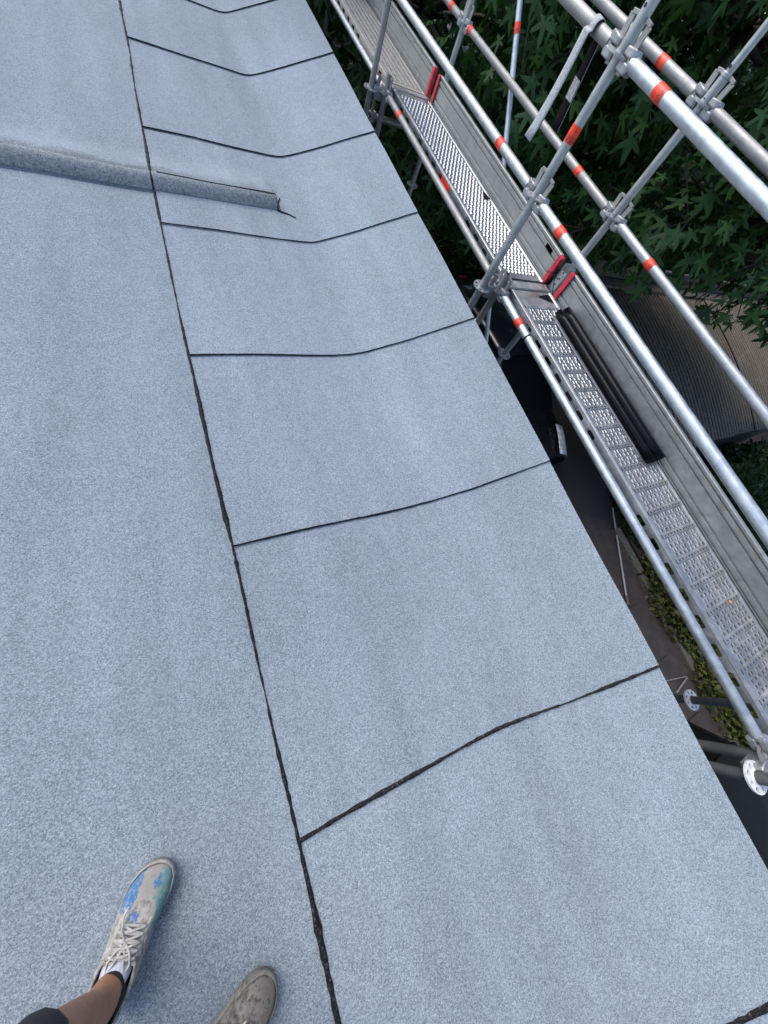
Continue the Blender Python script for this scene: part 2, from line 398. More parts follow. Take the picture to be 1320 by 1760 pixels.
# the long field sheets, then the strips that run up the edge
for x0, x1, dz in ((-5.2, -3.95, .0), (-4.0, -2.97, .004), (-3.0, -1.97, .001), (-2.0, -.985, .004), (-1.0, .045, .0)):
    sheet(x0, x1, -5, 11, dz, dz, 22, 60)
yy = [10.9, 9.8, 8.75] + YS + [-3.7, -4.75]
for a, bb in zip(yy[1:], yy[:-1]):
    sheet(-.004, XE + .008, a, bb + .02, .006, .0015, 46, 9, strip=True)
def bead(pts, w0, w1, h=.006, name='bitumen_bead', seed=0, sub=.022):
    """an irregular ribbon of squeezed-out bitumen along a roof line"""
    r = random.Random(seed); out = []; P = []
    for (ax, ay), (bx, by) in zip(pts[:-1], pts[1:]):
        L = math.hypot(bx - ax, by - ay); k = max(2, int(L / sub))
        for i in range(k): P.append((ax + (bx - ax) * i / k, ay + (by - ay) * i / k))
    P.append(pts[-1]); rows = []; ph = r.uniform(0, 9)
    for i, (x, y) in enumerate(P):
        a = P[max(0, i - 1)]; c = P[min(len(P) - 1, i + 1)]
        dx, dy = c[0] - a[0], c[1] - a[1]; L = math.hypot(dx, dy) or 1; nx, ny = -dy / L, dx / L
        s = i * sub
        wob = .0018 * math.sin(2.1 * s + ph) + .0016 * math.sin(6.3 * s + 2 * ph) + r.uniform(-.0009, .0009)
        t = i / (len(P) - 1)
        wd = (w0 + (w1 - w0) * t) * (1 + .34 * math.sin(3.1 * s + ph) + .22 * math.sin(13 * s + 3 * ph) + r.uniform(-.26, .26))
        wd = max(wd, .0010)
        if r.random() < .012: wd *= 1.5
        row = []
        for q, hh in ((-1, .0), (-.6, .8), (0, 1), (.6, .8), (1, .0)):
            px, py = x + nx * (wob + q * wd / 2), y + ny * (wob + q * wd / 2)
            row.append((px, py, roof_z(px, py) + .0068 + h * hh))
        rows.append(row)
    m = MB(); m.grid(rows); return m.build(name, M['bitumen'], roofp, smooth=60)
bead([(.03, 11), (.038, 5.14), (.03, 4.4), (.006, 3.39), (.0, 2.87), (-.009, 2.42), (-.006, 1.49), (.008, .49), (.013, -.58), (.015, -1.1), (.01, -5)], .010, .014, seed=3)
widths = {5.60: .0065, 4.539: .0075, 3.406: .0078, 2.465: .0017, 1.486: .0050, .473: .0072, -.580: .0125, -1.665: .015}
for k, y in enumerate(YS):
    wv = widths.get(y, .009)
    bead([(xline(y), y + .004), (.3, y + .006), (.6, y + .004), (.9, y + .002), (1.2, y - .008), (1.45, y - .004), (XE + .004, y)], wv * .9, wv * (1.25 if y < 0 else .9), seed=20 + k)
# the sealed end of the cross ridge and the lap along its crest
bead([(.03, RYC + .006), (.25, RYC + .004), (.5, RYC + .001), (RXE - .02, RYC - .004), (RXE + .004, RYC - .008)], .004, .010, seed=50)
bead([(RXE + .035, 2.90), (RXE + .012, 2.85), (RXE + .006, 2.81), (RXE - .012, 2.756)], .005, .012, h=.006, seed=51)
bead([(RXE - .012, 2.754), (.79, 2.735), (.835, 2.705)], .010, .004, seed=52)
# a dusty drift of granules on the back of the ridge
P = []
for y in np.linspace(RY0 + .004, 2.925, 12):
    row = []
    for x in np.linspace(-3.0, RXE + .002, 300):
        back = 2.826 + .004 * math.sin(9 * x) + .003 * math.sin(23 * x + 1) + RNG.uniform(-.003, .003) * ((y - RY0) / .17)
        yq = RY0 + .002 + (back - RY0) * (y - RY0) / (2.925 - RY0)
        row.append((x, yq, roof_z(x, yq) + .0085))
    P.append(row)
MB().grid(P).build('cross_ridge', M['ridge'], roofp, smooth=60)

# ================================================================== SCAFFOLD
XI, XL, XO = 1.835, 1.955, 2.518
ZD = .30                       # ledger level; rails at +.5 and +1.0
YA = {'near': -1.14, 'mid': 1.805, 'far': 4.19, 'end': 7.1}
TR = .0242
def rosette(parent, x, y, z, mat='galv'):
    m = MB(); K = 16
    for s_ in range(8):
        c = s_ * math.pi / 4; big = s_ % 2
        hr, ht = (.0095, rad(13)) if big else (.0085, rad(8.5))
        ri, ro, ht2, rc = TR - .001, .062, math.pi / 8, .0455
        ins, out = [], []
        for k in range(K):
            t = 2 * math.pi * k / K; cs, sn = math.cos(t), math.sin(t)
            ins.append((rc + hr * cs, c + ht * sn))
            q = max(abs(cs), abs(sn)); u, v2 = cs / q, sn / q
            out.append((rc + ((ro - rc) * u if u > 0 else (rc - ri) * u), c + ht2 * v2))
        vs = []
        for zz in (z + .0045, z - .0045):
            vs += [(x + r * math.cos(a), y + r * math.sin(a), zz) for r, a in ins] + [(x + r * math.cos(a), y + r * math.sin(a), zz) for r, a in out]
        fs = []
        for k in range(K):
            k2 = (k + 1) % K
            fs += [(k, k2, K + k2, K + k), (2 * K + k, 3 * K + k, 3 * K + k2, 2 * K + k2), (k, 2 * K + k, 2 * K + k2, k2)]
            if out[k][0] > ro - 1e-6 and out[k2][0] > ro - 1e-6: fs.append((K + k, K + k2, 3 * K + k2, 3 * K + k))
        m.add(vs, fs)
    # rounded weld collar
    m.tube((x, y, z - .012), (x, y, z + .012), TR + .003, n=24, caps=False)
    return m.build('rosette', M[mat], parent, smooth=40)
def tape(parent, p, axis, length=.055, flip=False, r=TR):
    p = Vector(p); d = Vector(axis).normalized(); a = d.orthogonal().normalized(); b = d.cross(a); n = 24
    vs, fs = [], []
    for e in (-.5, .5):
        for k in range(n + 1):
            t = 2 * math.pi * k / n; vs.append(p + d * e * length + (a * math.cos(t) + b * math.sin(t)) * (r + .0012))
    for k in range(n): fs.append((k, k + 1, n + 2 + k, n + 1 + k))
    o = MB().add(vs, fs).build('orange_tape', M['tape'], parent, smooth=60)
    uv = o.data.uv_layers.new(name='UVMap')
    for lp in o.data.loops:
        i = lp.vertex_index; q = (i % (n + 1)) / n; ee = i // (n + 1)
        uv.data[lp.index].uv = (q, (1 - ee) if flip else ee)
    o.data.update(); return o
def wedge_head(parent, px, py, z, dx, dy, mat='cast', wmat='galv_old'):
    """ledger end gripping a rosette at (px,py); (dx,dy) points from the standard along the ledger"""
    d = Vector((dx, dy, 0)).normalized(); sd_ = Vector((-d.y, d.x, 0))
    R = Matrix((d, sd_, Vector((0, 0, 1)))).transposed()
    o = Vector((px, py, z)); m = MB()
    prof_ = [(.026, -.017), (.040, -.0235), (.075, -.0245), (.090, -.020), (.090, .020), (.075, .0245), (.040, .0235), (.026, .017)]
    for z0, z1 in ((.006, .036), (-.036, -.006)):
        m.extrude(prof_, lambda a, b, e: o + d * a + sd_ * b + Vector((0, 0, z0 + (z1 - z0) * e - (.006 if (e == 1 and z1 > 0 and a < .05) else 0))))
    m.box(o + d * .080, (.030, .038, .06), R)
    h = m.build('wedge_head', M[mat], parent, bevel=.005, segs=3)
    wd = MB(); Rw = R @ Matrix.Rotation(rad(7), 3, 'Y')
    wd.box(o + d * .050 + Vector((0, 0, .022)), (.030, .0065, .135), Rw)
    wd.box(o + d * .046 + Vector((0, 0, .093)), (.036, .011, .014), Rw)
    wd.build('wedge', M[wmat], h, bevel=.0015)
    return h
def standard(y, x, z0, z1, label, ros, mat='galv', spigot=None, bands=(), group=None):
    t = thing('scaffold_standard', label, 'scaffold tube', (x, y, z0), group)
    MB().tube((x, y, z0), (x, y, z1), TR, n=28, inner=TR - .0035).build('tube', M[mat], t, smooth=40)
    for z in ros: rosette(t, x, y, z, 'ring_white' if mat == 'galv_shaded' else 'galv')
    if spigot:
        mb = MB().tube((x, y, z1 - .02), (x, y, z1 + spigot), TR - .0055, n=24, inner=TR - .009)
        mb.build('spigot', M[mat], t, smooth=40)
        MB().tube((x, y, z1 - .012), (x, y, z1 + .004), TR + .003, n=28).build('collar', M[mat], t, smooth=40, bevel=.002)
    for z in bands: tape(t, (x, y, z), (0, 0, -1), .062)
    # pin holes: short dark sleeves
    for z in (z1 - .09, ros[-1] + .12):
        MB().tube((x - TR - .0006, y, z), (x - TR + .002, y, z), .0065, n=12).build('pin_hole', M['rubber'], t)
    # base jack plate
    MB().box((x, y, z0 + .004), (.15, .15, .008)).build('base_plate', M['galv_old'], t)
    return t
rs = [-2.7, -2.2, -1.7, -1.2, -.7, -.2, .28, .80, 1.30]
rso = [-2.8, -2.3, -1.8, -1.3, -.8, -.3, .28, .80, 1.30]
standard(YA['mid'], XI, GZ, 2.35, 'galvanised scaffold standard with one orange band, beside the hanging strip of felt', rs, 'galv', bands=(1.052,))
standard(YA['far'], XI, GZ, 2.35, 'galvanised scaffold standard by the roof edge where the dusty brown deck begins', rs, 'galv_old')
standard(YA['near'], XI, GZ, 2.35, 'scaffold standard with a white ring at roof edge height, past the ribbed deck', rs, 'galv_shaded')
standard(YA['mid'], XO, GZ, 1.40, 'outer scaffold standard topped by a thinner holed spigot', rso, 'galv', spigot=.42)
standard(YA['far'], XO, GZ, 2.35, 'outer scaffold standard at the top of the bright diagonal brace', rso, 'galv')
standard(YA['near'], XO, GZ, 2.35, 'outer scaffold standard whose white ring shows over the dark paving', rso, 'galv_shaded')
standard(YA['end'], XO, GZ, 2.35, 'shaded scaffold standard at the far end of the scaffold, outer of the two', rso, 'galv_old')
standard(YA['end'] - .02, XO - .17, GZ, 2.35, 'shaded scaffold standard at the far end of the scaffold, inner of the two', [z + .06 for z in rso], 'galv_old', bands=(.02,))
def ledger(name, label, x, y0, y1, z, mat, bands=(), cat='scaffold rail', group=None, x_end=None, marks=()):
    t = thing(name, label, cat, (x, (y0 + y1) / 2, z), group)
    MB().tube((x, y0 + .085, z), (x, y1 - .085, z), TR, n=28).build('tube', M[mat], t, smooth=40)
    wedge_head(t, x, y0, z, 0, 1, 'cast' if mat != 'galv_new' else 'galv', 'galv_old'); wedge_head(t, x, y1, z, 0, -1, 'cast', 'galv_old')
    for b in bands:
        yb, fl = (b, False) if not isinstance(b, tuple) else b
        tape(t, (x, yb, z), (0, -1, 0), .060, fl)
    for yb in marks:
        MB().tube((x, yb - .006, z), (x, yb + .006, z), TR + .0008, n=28, caps=False).build('black_mark', M['black_rough'], t, smooth=60)
    return t
N, MI, F, E_ = YA['near'], YA['mid'], YA['far'], YA['end']
ledger('guard_rail', 'bright galvanised middle guard rail by the roof, over the ribbed deck with black pipe', XI, N, MI, .795, 'galv_new', (1.509,))
ledger('guard_rail', 'galvanised middle guard rail by the roof, running over the shiny dimpled deck', XI, MI, F, .80, 'galv', ((2.262, True),))
ledger('guard_rail', 'galvanised middle guard rail by the roof, running over the brown dusty deck', XI, F, E_, .80, 'galv')
ledger('guard_rail', 'bright blue-white top guard rail by the roof with one broad orange band', XI, N, MI, 1.303, 'galv_new', (1.503,))
ledger('guard_rail', 'top guard rail over which the grey felt strip hangs', XI, MI, F, 1.303, 'galv_old')
ledger('guard_rail', 'outer middle guard rail in front of the corrugated shed roof, with orange band', XO, N, MI, .797, 'galv', (1.377,))
ledger('guard_rail', 'outer middle guard rail in front of the star-leaved tree, with a worn orange band', XO, MI, F, .797, 'galv_old', (2.248, (4.06, True)))
ledger('guard_rail', 'outer middle guard rail beyond the bright diagonal brace', XO, F, E_, .797, 'galv_old', (4.45,))
ledger('guard_rail', 'outer top guard rail running from the holed spigot over the shed', XO, N, MI, 1.303, 'galv_old')
ledger('guard_rail', 'outer top guard rail with orange band behind the hanging felt strip', XO, MI, F, 1.303, 'galv_old', ((2.178, True),))
ledger('deck_ledger', 'bright galvanised ledger beside the ribbed deck with orange band and black ring', XL, N + .03, MI - .03, ZD, 'galv_new', (1.458,), marks=(1.335,))
ledger('deck_ledger', 'weathered ledger beside the shiny dimpled deck with a faded orange band', XL, MI - .03, F - .06, ZD, 'galv_old', ((3.78, False),))
ledger('deck_ledger', 'galvanised ledger beside the brown dusty deck', XL, F - .06, E_, ZD, 'galv', (4.40,))
# short bracket posts that carry the deck ledgers
def bracket(y, ys, label, zl=-.02, pm='galv_old'):
    t = thing('console_bracket', label, 'scaffold bracket', (XL, y, -.02))
    MB().tube((XL, ys, zl), (XL, ys, .40), TR, n=24, inner=TR - .0035).build('post', M[pm], t, smooth=40)
    rosette(t, XL, ys, ZD, 'galv_old')
    MB().box(((XI + XL) / 2, (y + ys) / 2, .262), (XL - XI - .04, .05, .055)).build('arm', M['cast'], t, bevel=.004)
    wedge_head(t, XI, y, .28, XL - XI, ys - y)
    MB().tube((XI + .03, y, zl + .01), (XL - .02, ys, zl + .07), .013, n=12).build('strut', M['galv_old'], t, smooth=40)
    m = MB(); m.box((XL, ys, zl - .035), (.045, .012, .09)); m.box((XL + .02, ys, zl - .035), (.006, .045, .07)); m.build('fork', M['galv_old'], t, bevel=.002)
    return t
bracket(MI, MI - .03, 'short bracket post clamped beside the orange-banded standard at the deck joint')
bracket(F, F - .06, 'short bracket post clamped where the brown dusty deck meets the shiny dimpled one')
bracket(N, N + .03, 'short bracket post clamped at the end of the bright ledger, above the black car', -.30, 'galv_shaded')
# deck-level transoms (U profile) and one lower tube transom
def transom(y, label):
    t = thing('deck_transom', label, 'transom', ((XL + XO) / 2, y, .25))
    pr = [(-.040, .26), (.040, .26), (.040, .338), (.034, .338), (.034, .268), (-.034, .268), (-.034, .338), (-.040, .338)]
    MB().extrude(pr, lambda a, b, e: Vector((XL + .035 + (XO - .06 - XL - .035) * e, y + a, b))).build('channel', M['deck'], t, bevel=.0015)
    MB().box(((XL + XO) / 2 - .04, y, .338), (XO - XL - .19, .07, .010)).build('cover_strip', M['deck'], t, bevel=.003)
    wedge_head(t, XO, y, .28, -1, 0)
    return t
transom(MI - .03, 'steel channel transom between the ribbed deck and the shiny dimpled deck')
transom(F - .02, 'dusty channel transom between the shiny dimpled deck and the brown deck')
transom(N, 'steel channel transom at the end of the ribbed deck beside the white ring')
t = thing('tube_transom', 'low cross tube under the deck joint where the brown deck begins', 'scaffold tube', ((XI + XO) / 2, F, .12))
MB().tube((XI + .05, F, .115), (XO - .05, F, .115), TR, n=20).build('tube', M['galv_old'], t, smooth=40)
wedge_head(t, XI, F, .115, 1, 0); wedge_head(t, XO, F, .115, -1, 0)
# diagonal brace
t = thing('diagonal_brace', 'thin bright diagonal brace tube with an orange band before the dark tree', 'scaffold brace', (XO + .05, 3.0, .4))
pa, pb = Vector((XO + .045, MI + .06, -.66)), Vector((XO + .045, F - .05, 1.55))
MB().tube(pa, pb, .0205, n=20).build('tube', M['galv_new'], t, smooth=40)
for q, s_ in ((pa, 1), (pb, -1)):
    MB().box(q, (.016, .06, .10)).build('end_fitting', M['cast'], t, bevel=.004)
dv = (pb - pa).normalized(); tape(t, pa + dv * ((3.553 - pa.y) / dv.y), dv, .06, True, .0205)

# ------------------------------------------------------------------ decks
DX0, DX1, DZ = 2.005, 2.382, .340
def slot_plate(m, x, y0, y1, z0, z1, slots, hl=.034, hr=.0125):
    """vertical plate in the plane x with stadium holes"""
    K = 20; cuts = []; zc = (z0 + z1) / 2 + .004
    cur = y0
    for c in sorted(slots):
        a, b = c - hl - .012, c + hl + .012
        if a > cur: m.add([(x, cur, z0), (x, a, z0), (x, a, z1), (x, cur, z1)], [(0, 1, 2, 3)])
        ins, out = [], []
        for k in range(K):
            t = 2 * math.pi * (k + .5) / K; cs, sn = math.cos(t), math.sin(t)
            ins.append((c + (hl - hr) * (1 if cs > 0 else -1) + hr * cs, zc + hr * sn))
        for (py, pz) in ins:
            # project onto the rectangle
            u, v2 = (py - c) / hl, (pz - zc) / hr
            if abs(u) > abs(v2) * .995: out.append((b if u > 0 else a, zc + (v2 / max(abs(u), 1e-6)) * ((z1 - zc) if v2 > 0 else (zc - z0))))
            else: out.append((c + (u / abs(v2)) * (hl + .012), z1 if v2 > 0 else z0))
        vs = [(x, p, q) for p, q in ins] + [(x, p, q) for p, q in out]
        m.add(vs, [(k, (k + 1) % K, K + (k + 1) % K, K + k) for k in range(K)])
        # corner triangles
        for k in range(K):
            o1, o2 = out[k], out[(k + 1) % K]
            if abs(o1[0] - o2[0]) > 1e-6 and abs(o1[1] - o2[1]) > 1e-6:
                cy = b if (o1[0] > c and o2[0] > c) else a; cz = z1 if max(o1[1], o2[1]) > zc and (o1[1] == z1 or o2[1] == z1) else z0
                m.add([(x, *o1), (x, *o2), (x, cy, cz)], [(0, 1, 2)])
        cur = b
    m.add([(x, cur, z0), (x, y1, z0), (x, y1, z1), (x, cur, z1)], [(0, 1, 2, 3)])
def hole_row(m, y0, y1, x0, x1, z, holes, hy0, hy1, lip=.003, rim=.003):
    """flat strip from y0..y1 with rectangular openings at x-intervals 'holes' between hy0..hy1, each with a raised lip"""
    def q(xa, xb, ya, yb): m.add([(xa, ya, z), (xb, ya, z), (xb, yb, z), (xa, yb, z)], [(0, 1, 2, 3)])
    q(x0, x1, y0, hy0); q(x0, x1, hy1, y1)
    cur = x0
    for a, b in holes:
        q(cur, a, hy0, hy1); cur = b
        if lip:
            o_ = [(a - rim, hy0 - rim), (b + rim, hy0 - rim), (b + rim, hy1 + rim), (a - rim, hy1 + rim)]
            i_ = [(a, hy0), (b, hy0), (b, hy1), (a, hy1)]
            m.add([(*p, z + .0002) for p in o_] + [(*p, z + lip) for p in i_] + [(*p, z - .004) for p in i_],
                  [(k, (k + 1) % 4, 4 + (k + 1) % 4, 4 + k) for k in range(4)] + [(4 + k, 4 + (k + 1) % 4, 8 + (k + 1) % 4, 8 + k) for k in range(4)])
    q(cur, x1, hy0, hy1)
def deck(name, label, y0, y1, style, mat, slots, slotskip=()):
    t = thing(name, label, 'scaffold deck', ((DX0 + DX1) / 2, (y0 + y1) / 2, DZ - .07))
    m = MB(); xa, xb = DX0 + .030, DX1 - .022; y = y0 + .05
    m.add([(xa, y0, DZ), (xb, y0, DZ), (xb, y, DZ), (xa, y, DZ)], [(0, 1, 2, 3)])
    if style == 'ribbed':
        wx = xb - xa - .02
        A = [(xa + .012 + wx * (k + .28) / 8, xa + .012 + wx * (k + .62) / 8) for k in range(8)]
        B = []
        for k in range(4):
            c = xa + .012 + wx * (k + .5) / 4
            B += [(c - .018, c - .008), (c + .008, c + .018)]
        Sx = [(xa + .012 + wx * (k + .33) / 10, xa + .012 + wx * (k + .62) / 10) for k in range(10)]
        pitch = .1375
        while y + pitch < y1 - .05:
            yy_ = y
            for j, H in enumerate((A, B, A, B)):
                hole_row(m, yy_, yy_ + .0265, xa, xb, DZ, H, yy_ + .006, yy_ + .0215, .004, .0035); yy_ += .0265
            # raised separator rib with small holes
            m.add([(xa, yy_, DZ), (xb, yy_, DZ), (xb, yy_ + .005, DZ + .005), (xa, yy_ + .005, DZ + .005)], [(0, 1, 2, 3)])
            hole_row(m, yy_ + .005, yy_ + .0265, xa, xb, DZ + .005, Sx, yy_ + .011, yy_ + .020, 0)
            m.add([(xa, yy_ + .0265, DZ + .005), (xb, yy_ + .0265, DZ + .005), (xb, yy_ + .0315, DZ), (xa, yy_ + .0315, DZ)], [(0, 1, 2, 3)])
            y += pitch
    elif style == 'dimpled':
        pitch = .030; r = 0
        while y + pitch < y1 - .05:
            k = 9; wx = xb - xa - .02; o_ = .35 if r % 2 else 0
            H = [(xa + .010 + wx * (i + .15 + o_) / k, xa + .010 + wx * (i + .40 + o_) / k) for i in range(k)]
            hole_row(m, y, y + pitch, xa, xb, DZ, H, y + .010, y + .019, .007, .0075)
            y += pitch; r += 1
    else:
        pitch = .034; k = 6; wx = xb - xa
        while y + pitch < y1 - .05:
            H = [(xa + wx * (i + .42) / k, xa + wx * (i + .66) / k) for i in range(k)]
            hole_row(m, y, y + pitch, xa, xb, DZ, H, y + .010, y + .024, .002, .003); y += pitch
    m.add([(xa, y, DZ), (xb, y, DZ), (xb, y1, DZ), (xa, y1, DZ)], [(0, 1, 2, 3)])
    m.build('perforated_plate', M[mat], t)
    if style == 'lined':
        for i in range(k + 1):
            xx = xa + .006 + (wx - .012) * i / k
            MB().box((xx, (y0 + y1) / 2, DZ + .002), (.009, y1 - y0 - .1, .007)).build('tread_rib', M[mat], t, bevel=.002)
    # longitudinal lips and side flanges
    for sgn, xe, xi_ in ((-1, DX0, xa), (1, DX1, xb)):
        pr = [(xi_, DZ - .001), (xi_ + sgn * .004, DZ + .004), (xe - sgn * .012, DZ + .004), (xe - sgn * .010, DZ - .002), (xe - sgn * .005, DZ - .002), (xe - sgn * .003, DZ + .003), (xe, DZ + .001), (xe, DZ - .006), (xi_, DZ - .006)]
        MB().extrude(pr, lambda a, b, e: Vector((a, y0 + (y1 - y0) * e, b))).build('edge_lip', M[mat], t, bevel=.001)
    m = MB(); slot_plate(m, DX0 + .001, y0, y1, DZ - .068, DZ - .005, slots); m.build('side_flange', M[mat], t, solid=.002)
    m = MB(); slot_plate(m, DX1 - .001, y0, y1, DZ - .068, DZ - .005, []); m.build('side_flange', M[mat], t, solid=.002)
    for ye in (y0, y1):
        MB().box(((DX0 + DX1) / 2, ye, DZ - .036), (DX1 - DX0 - .006, .004, .06)).build('end_plate', M[mat], t)
    return t
sl1 = [1.415 - .1385 * k for k in range(7)] + [.034 - .1385 * k for k in range(8)]
d1 = deck('steel_deck', 'galvanised steel deck plank with ribbed rows of holes, carrying the black pipe', N + .06, MI - .085, 'ribbed', 'deck', sl1)
sl2 = [1.98 + .15 * k for k in range(4)] + [3.13 + .15 * k for k in range(6)]
d2 = deck('steel_deck', 'shiny steel deck plank with fine dimples and an orange-red sticker on its side', MI + .03, F - .075, 'dimpled', 'deck_shiny', sl2)
d3 = deck('steel_deck', 'dusty brown steel deck plank with long tread lines, beyond the shiny dimpled one', F + .035, E_, 'lined', 'deck_brown', [4.45 + .16 * k for k in range(2)] + [5.1 + .16 * k for k in range(8)])
# stickers
def sticker(par, name, mat, pts):
    MB().add(pts, [tuple(range(len(pts)))]).build(name, mat, par)
xf = DX0 - .0032
sticker(d2, 'orange_sticker', mat_plain('sticker_red', (.85, .03, .012), .4, var=.06), [(xf, 2.80, DZ - .055), (xf, 3.00, DZ - .055), (xf, 3.00, DZ - .012), (xf, 2.80, DZ - .012)])
sticker(d2, 'black_print', M['black_rough'], [(xf - .0006, 2.955, DZ - .052), (xf - .0006, 2.998, DZ - .052), (xf - .0006, 2.998, DZ - .016), (xf - .0006, 2.955, DZ - .016)])
zt = DZ + .0052
sticker(d1, 'black_triangle', M['black_rough'], [(DX1 - .045, MI - .105, zt), (DX1 - .035, MI - .185, zt), (DX1 - .16, MI - .13, zt)])
sticker(d2, 'black_triangle', M['black_rough'], [(DX1 - .022, 2.72, DZ + .010), (DX1 - .10, 2.74, DZ + .010), (DX1 - .05, 2.84, DZ + .010)])
# ------------------------------------------------------------------ toe boards
def toe_board(label, y0, y1, mat='alu', tag_y=None):
    t = thing('toe_board', label, 'toe board', (2.40, (y0 + y1) / 2, .33))
    zs = [(.330, 0), (.338, -.004), (.343, -.004), (.345, .007), (.351, .007), (.353, -.003), (.377, -.003), (.379, .009), (.387, .009), (.389, 0), (.457, 0), (.459, .009), (.467, .009), (.469, -.004), (.491, -.004), (.493, .009), (.500, .009), (.502, -.004), (.513, -.004), (.518, -.001), (.518, .020), (.330, .020)]
    pr = [(2.402 + dx, z) for z, dx in zs]
    MB().extrude(pr, lambda a, b, e: Vector((a, y0 + (y1 - y0) * e, b))).build('board', M[mat], t, bevel=.0008)
    for ye, s_ in ((y0, -1), (y1, 1)):
        f = MB(); f.box((2.388, ye + s_ * .012, .424), (.006, .036, .172)); f.box((2.402, ye + s_ * .027, .424), (.030, .005, .172)); f.box((2.402, ye + s_ * .012, .512), (.03, .036, .006))
        f.build('end_fitting', M['red'], t, bevel=.002)
    return t
toe_board('ribbed aluminium toe board beside the ribbed deck and black pipe', N + .05, MI - .14)
tb2 = toe_board('ribbed aluminium toe board beside the shiny dimpled deck', MI + .055, F - .10)
toe_board('ribbed aluminium toe board beside the brown dusty deck', F + .05, E_)
MB().box((2.4005, 1.985, .476), (.005, .085, .026)).build('black_label', M['black_rough'], tb2)
# tie wire round the toe board ends at the middle standard
t = thing('tie_wire', 'black tie wire crossed between the red toe board ends at the deck joint', 'wire', (2.385, 1.78, .33))
m = MB(); m.path([(2.374, 1.86, .405), (2.378, 1.80, .42), (2.376, 1.74, .43)], .0028, 8); m.path([(2.376, 1.80, .42), (2.385, 1.83, .50)], .0028, 8); m.path([(2.376, 1.78, .425), (2.384, 1.70, .34)], .0028, 8)
m.build('wire', M['black_plastic'], t, smooth=60)
t = thing('toe_board_bracket', 'grey holed steel bracket between the red toe board ends', 'bracket', (2.45, 1.77, .33))
m = MB(); m.box((2.44, 1.795, .42), (.06, .004, .17)); m.box((2.44, 1.735, .42), (.06, .004, .17)); m.box((2.418, 1.765, .40), (.004, .055, .13)); m.build('plate', M['galv'], t, bevel=.0015)
for zz in (.38, .42, .46):
    MB().tube((2.4165, 1.765, zz), (2.414, 1.765, zz), .006, n=12).build('bolt_hole', M['rubber'], t)

# ------------------------------------------------------------------ black roll of sheet lying on the deck
t = thing('black_roll', 'long glossy black rolled sheet lying on the ribbed deck against the toe board', 'roll', (2.34, .9, DZ))
A0, A1 = Vector((2.318, 1.50, DZ + .035)), Vector((2.312, .325, DZ + .035))
def spiral(r0, r1, turns, c, s_, n=64, ph=0):
    return [(c[0] + s_ * (r0 + (r1 - r0) * i / n) * math.cos(ph + turns * 2 * math.pi * i / n), c[1] + (r0 + (r1 - r0) * i / n) * math.sin(ph + turns * 2 * math.pi * i / n)) for i in range(n + 1)]
prA = spiral(.021, .037, 2.4, (.028, .002), 1, 72, .6)
prB = spiral(.014, .027, 2.1, (-.030, -.007), -1, 60, .8)
for pr_, nm in ((prA, 'large_scroll'), (prB, 'small_scroll')):
    m = MB(); rows = []
    for e in np.linspace(0, 1, 14):
        c = A0.lerp(A1, e); j = .0015 * math.sin(7 * e + len(nm))
        rows.append([c + Vector((a * (1 + .03 * math.sin(5 * e)) + j, 0, b)) for a, b in pr_])
    m.grid(rows); m.build(nm, M['black_plastic'], t, smooth=70, solid=.002)
m = MB(); rows = []
for e in np.linspace(0, 1, 14):
    c = A0.lerp(A1, e * .97 + .015)
    rows.append([c + Vector((-.045 - .004 * math.sin(9 * e), 0, -.030)), c + Vector((-.066 - .006 * math.sin(6 * e), 0, -.0305)), c + Vector((-.080 - .008 * math.sin(4 * e + 1), 0, -.027))])
m.grid(rows); m.build('loose_tail', mat_plain('roll_tail', (.22, .22, .25), .4, var=.15), t, smooth=60, solid=.0015)

# fallen leaf on the deck
m = MB(); m.add([(2.240, -.50, DZ + .006), (2.25, -.509, DZ + .010), (2.262, -.506, DZ + .009), (2.258, -.496, DZ + .012), (2.25, -.489, DZ + .007)], [(0, 1, 2, 3, 4)])
o = m.build('fallen_leaf', mat_plain('orange_leaf', (.55, .22, .05), .6)); tag(o, 'small curled orange fallen leaf lying on the ribbed deck', 'leaf')

# ------------------------------------------------------------------ felt strip hanging over the top rail
t = thing('felt_strip', 'narrow grey felt offcut with black underside hung over the top guard rail', 'felt strip', (XI, 2.03, 1.303))
yc = 2.015
path = [(XI - .050, .925)] + [(XI - .046 + .012 * math.sin(k * .35), .925 + k * .045) for k in range(1, 9)]
arc = [(XI - (TR + .004) * math.cos(a), 1.303 + (TR + .004) * math.sin(a)) for a in np.linspace(-.3, math.pi + .15, 12)]
back = [(XI + .032 + .012 * k / 8, 1.27 - k * .034) for k in range(0, 9)]
pts = path + arc + back
rows = []
for i, (x, z) in enumerate(pts):
    e = i / (len(pts) - 1); tw = .010 * math.sin(e * 3); wd = .030
    sh = (.012 if e < .35 else 0) * (1 - e / .35) + (-.035 * (e - .65) / .35 if e > .65 else 0)
    rows.append([Vector((x + tw * q, yc + sh + wd * q, z)) for q in (-1, -.33, .33, 1)])
mf = MB(); mf.grid(rows); of = mf.build('granule_face', mat_plain('pale_granules', (.36, .37, .38), .85, var=.35, vscale=160, bump=.5), t, smooth=60, solid=.0022)
nv = []
for i, r in enumerate(rows):
    a = rows[max(0, i - 1)][1]; b = rows[min(len(rows) - 1, i + 1)][1]; d_ = (b - a).normalized(); nrm = Vector((d_.z, 0, -d_.x))
    nv.append([p + nrm * .0028 for p in r])
mb_ = MB(); mb_.grid(nv); mb_.build('bitumen_back', M['black_rough'], t, smooth=60, solid=.001)
pz = [r for r in nv[-6:-3]]
m = MB(); m.grid([[p + Vector((-.0022, 0, 0)) for p in r] for r in pz]); m.build('paper_label', mat_plain('paper_label', (.42, .42, .42), .7, var=.6, vscale=60), t, smooth=60)

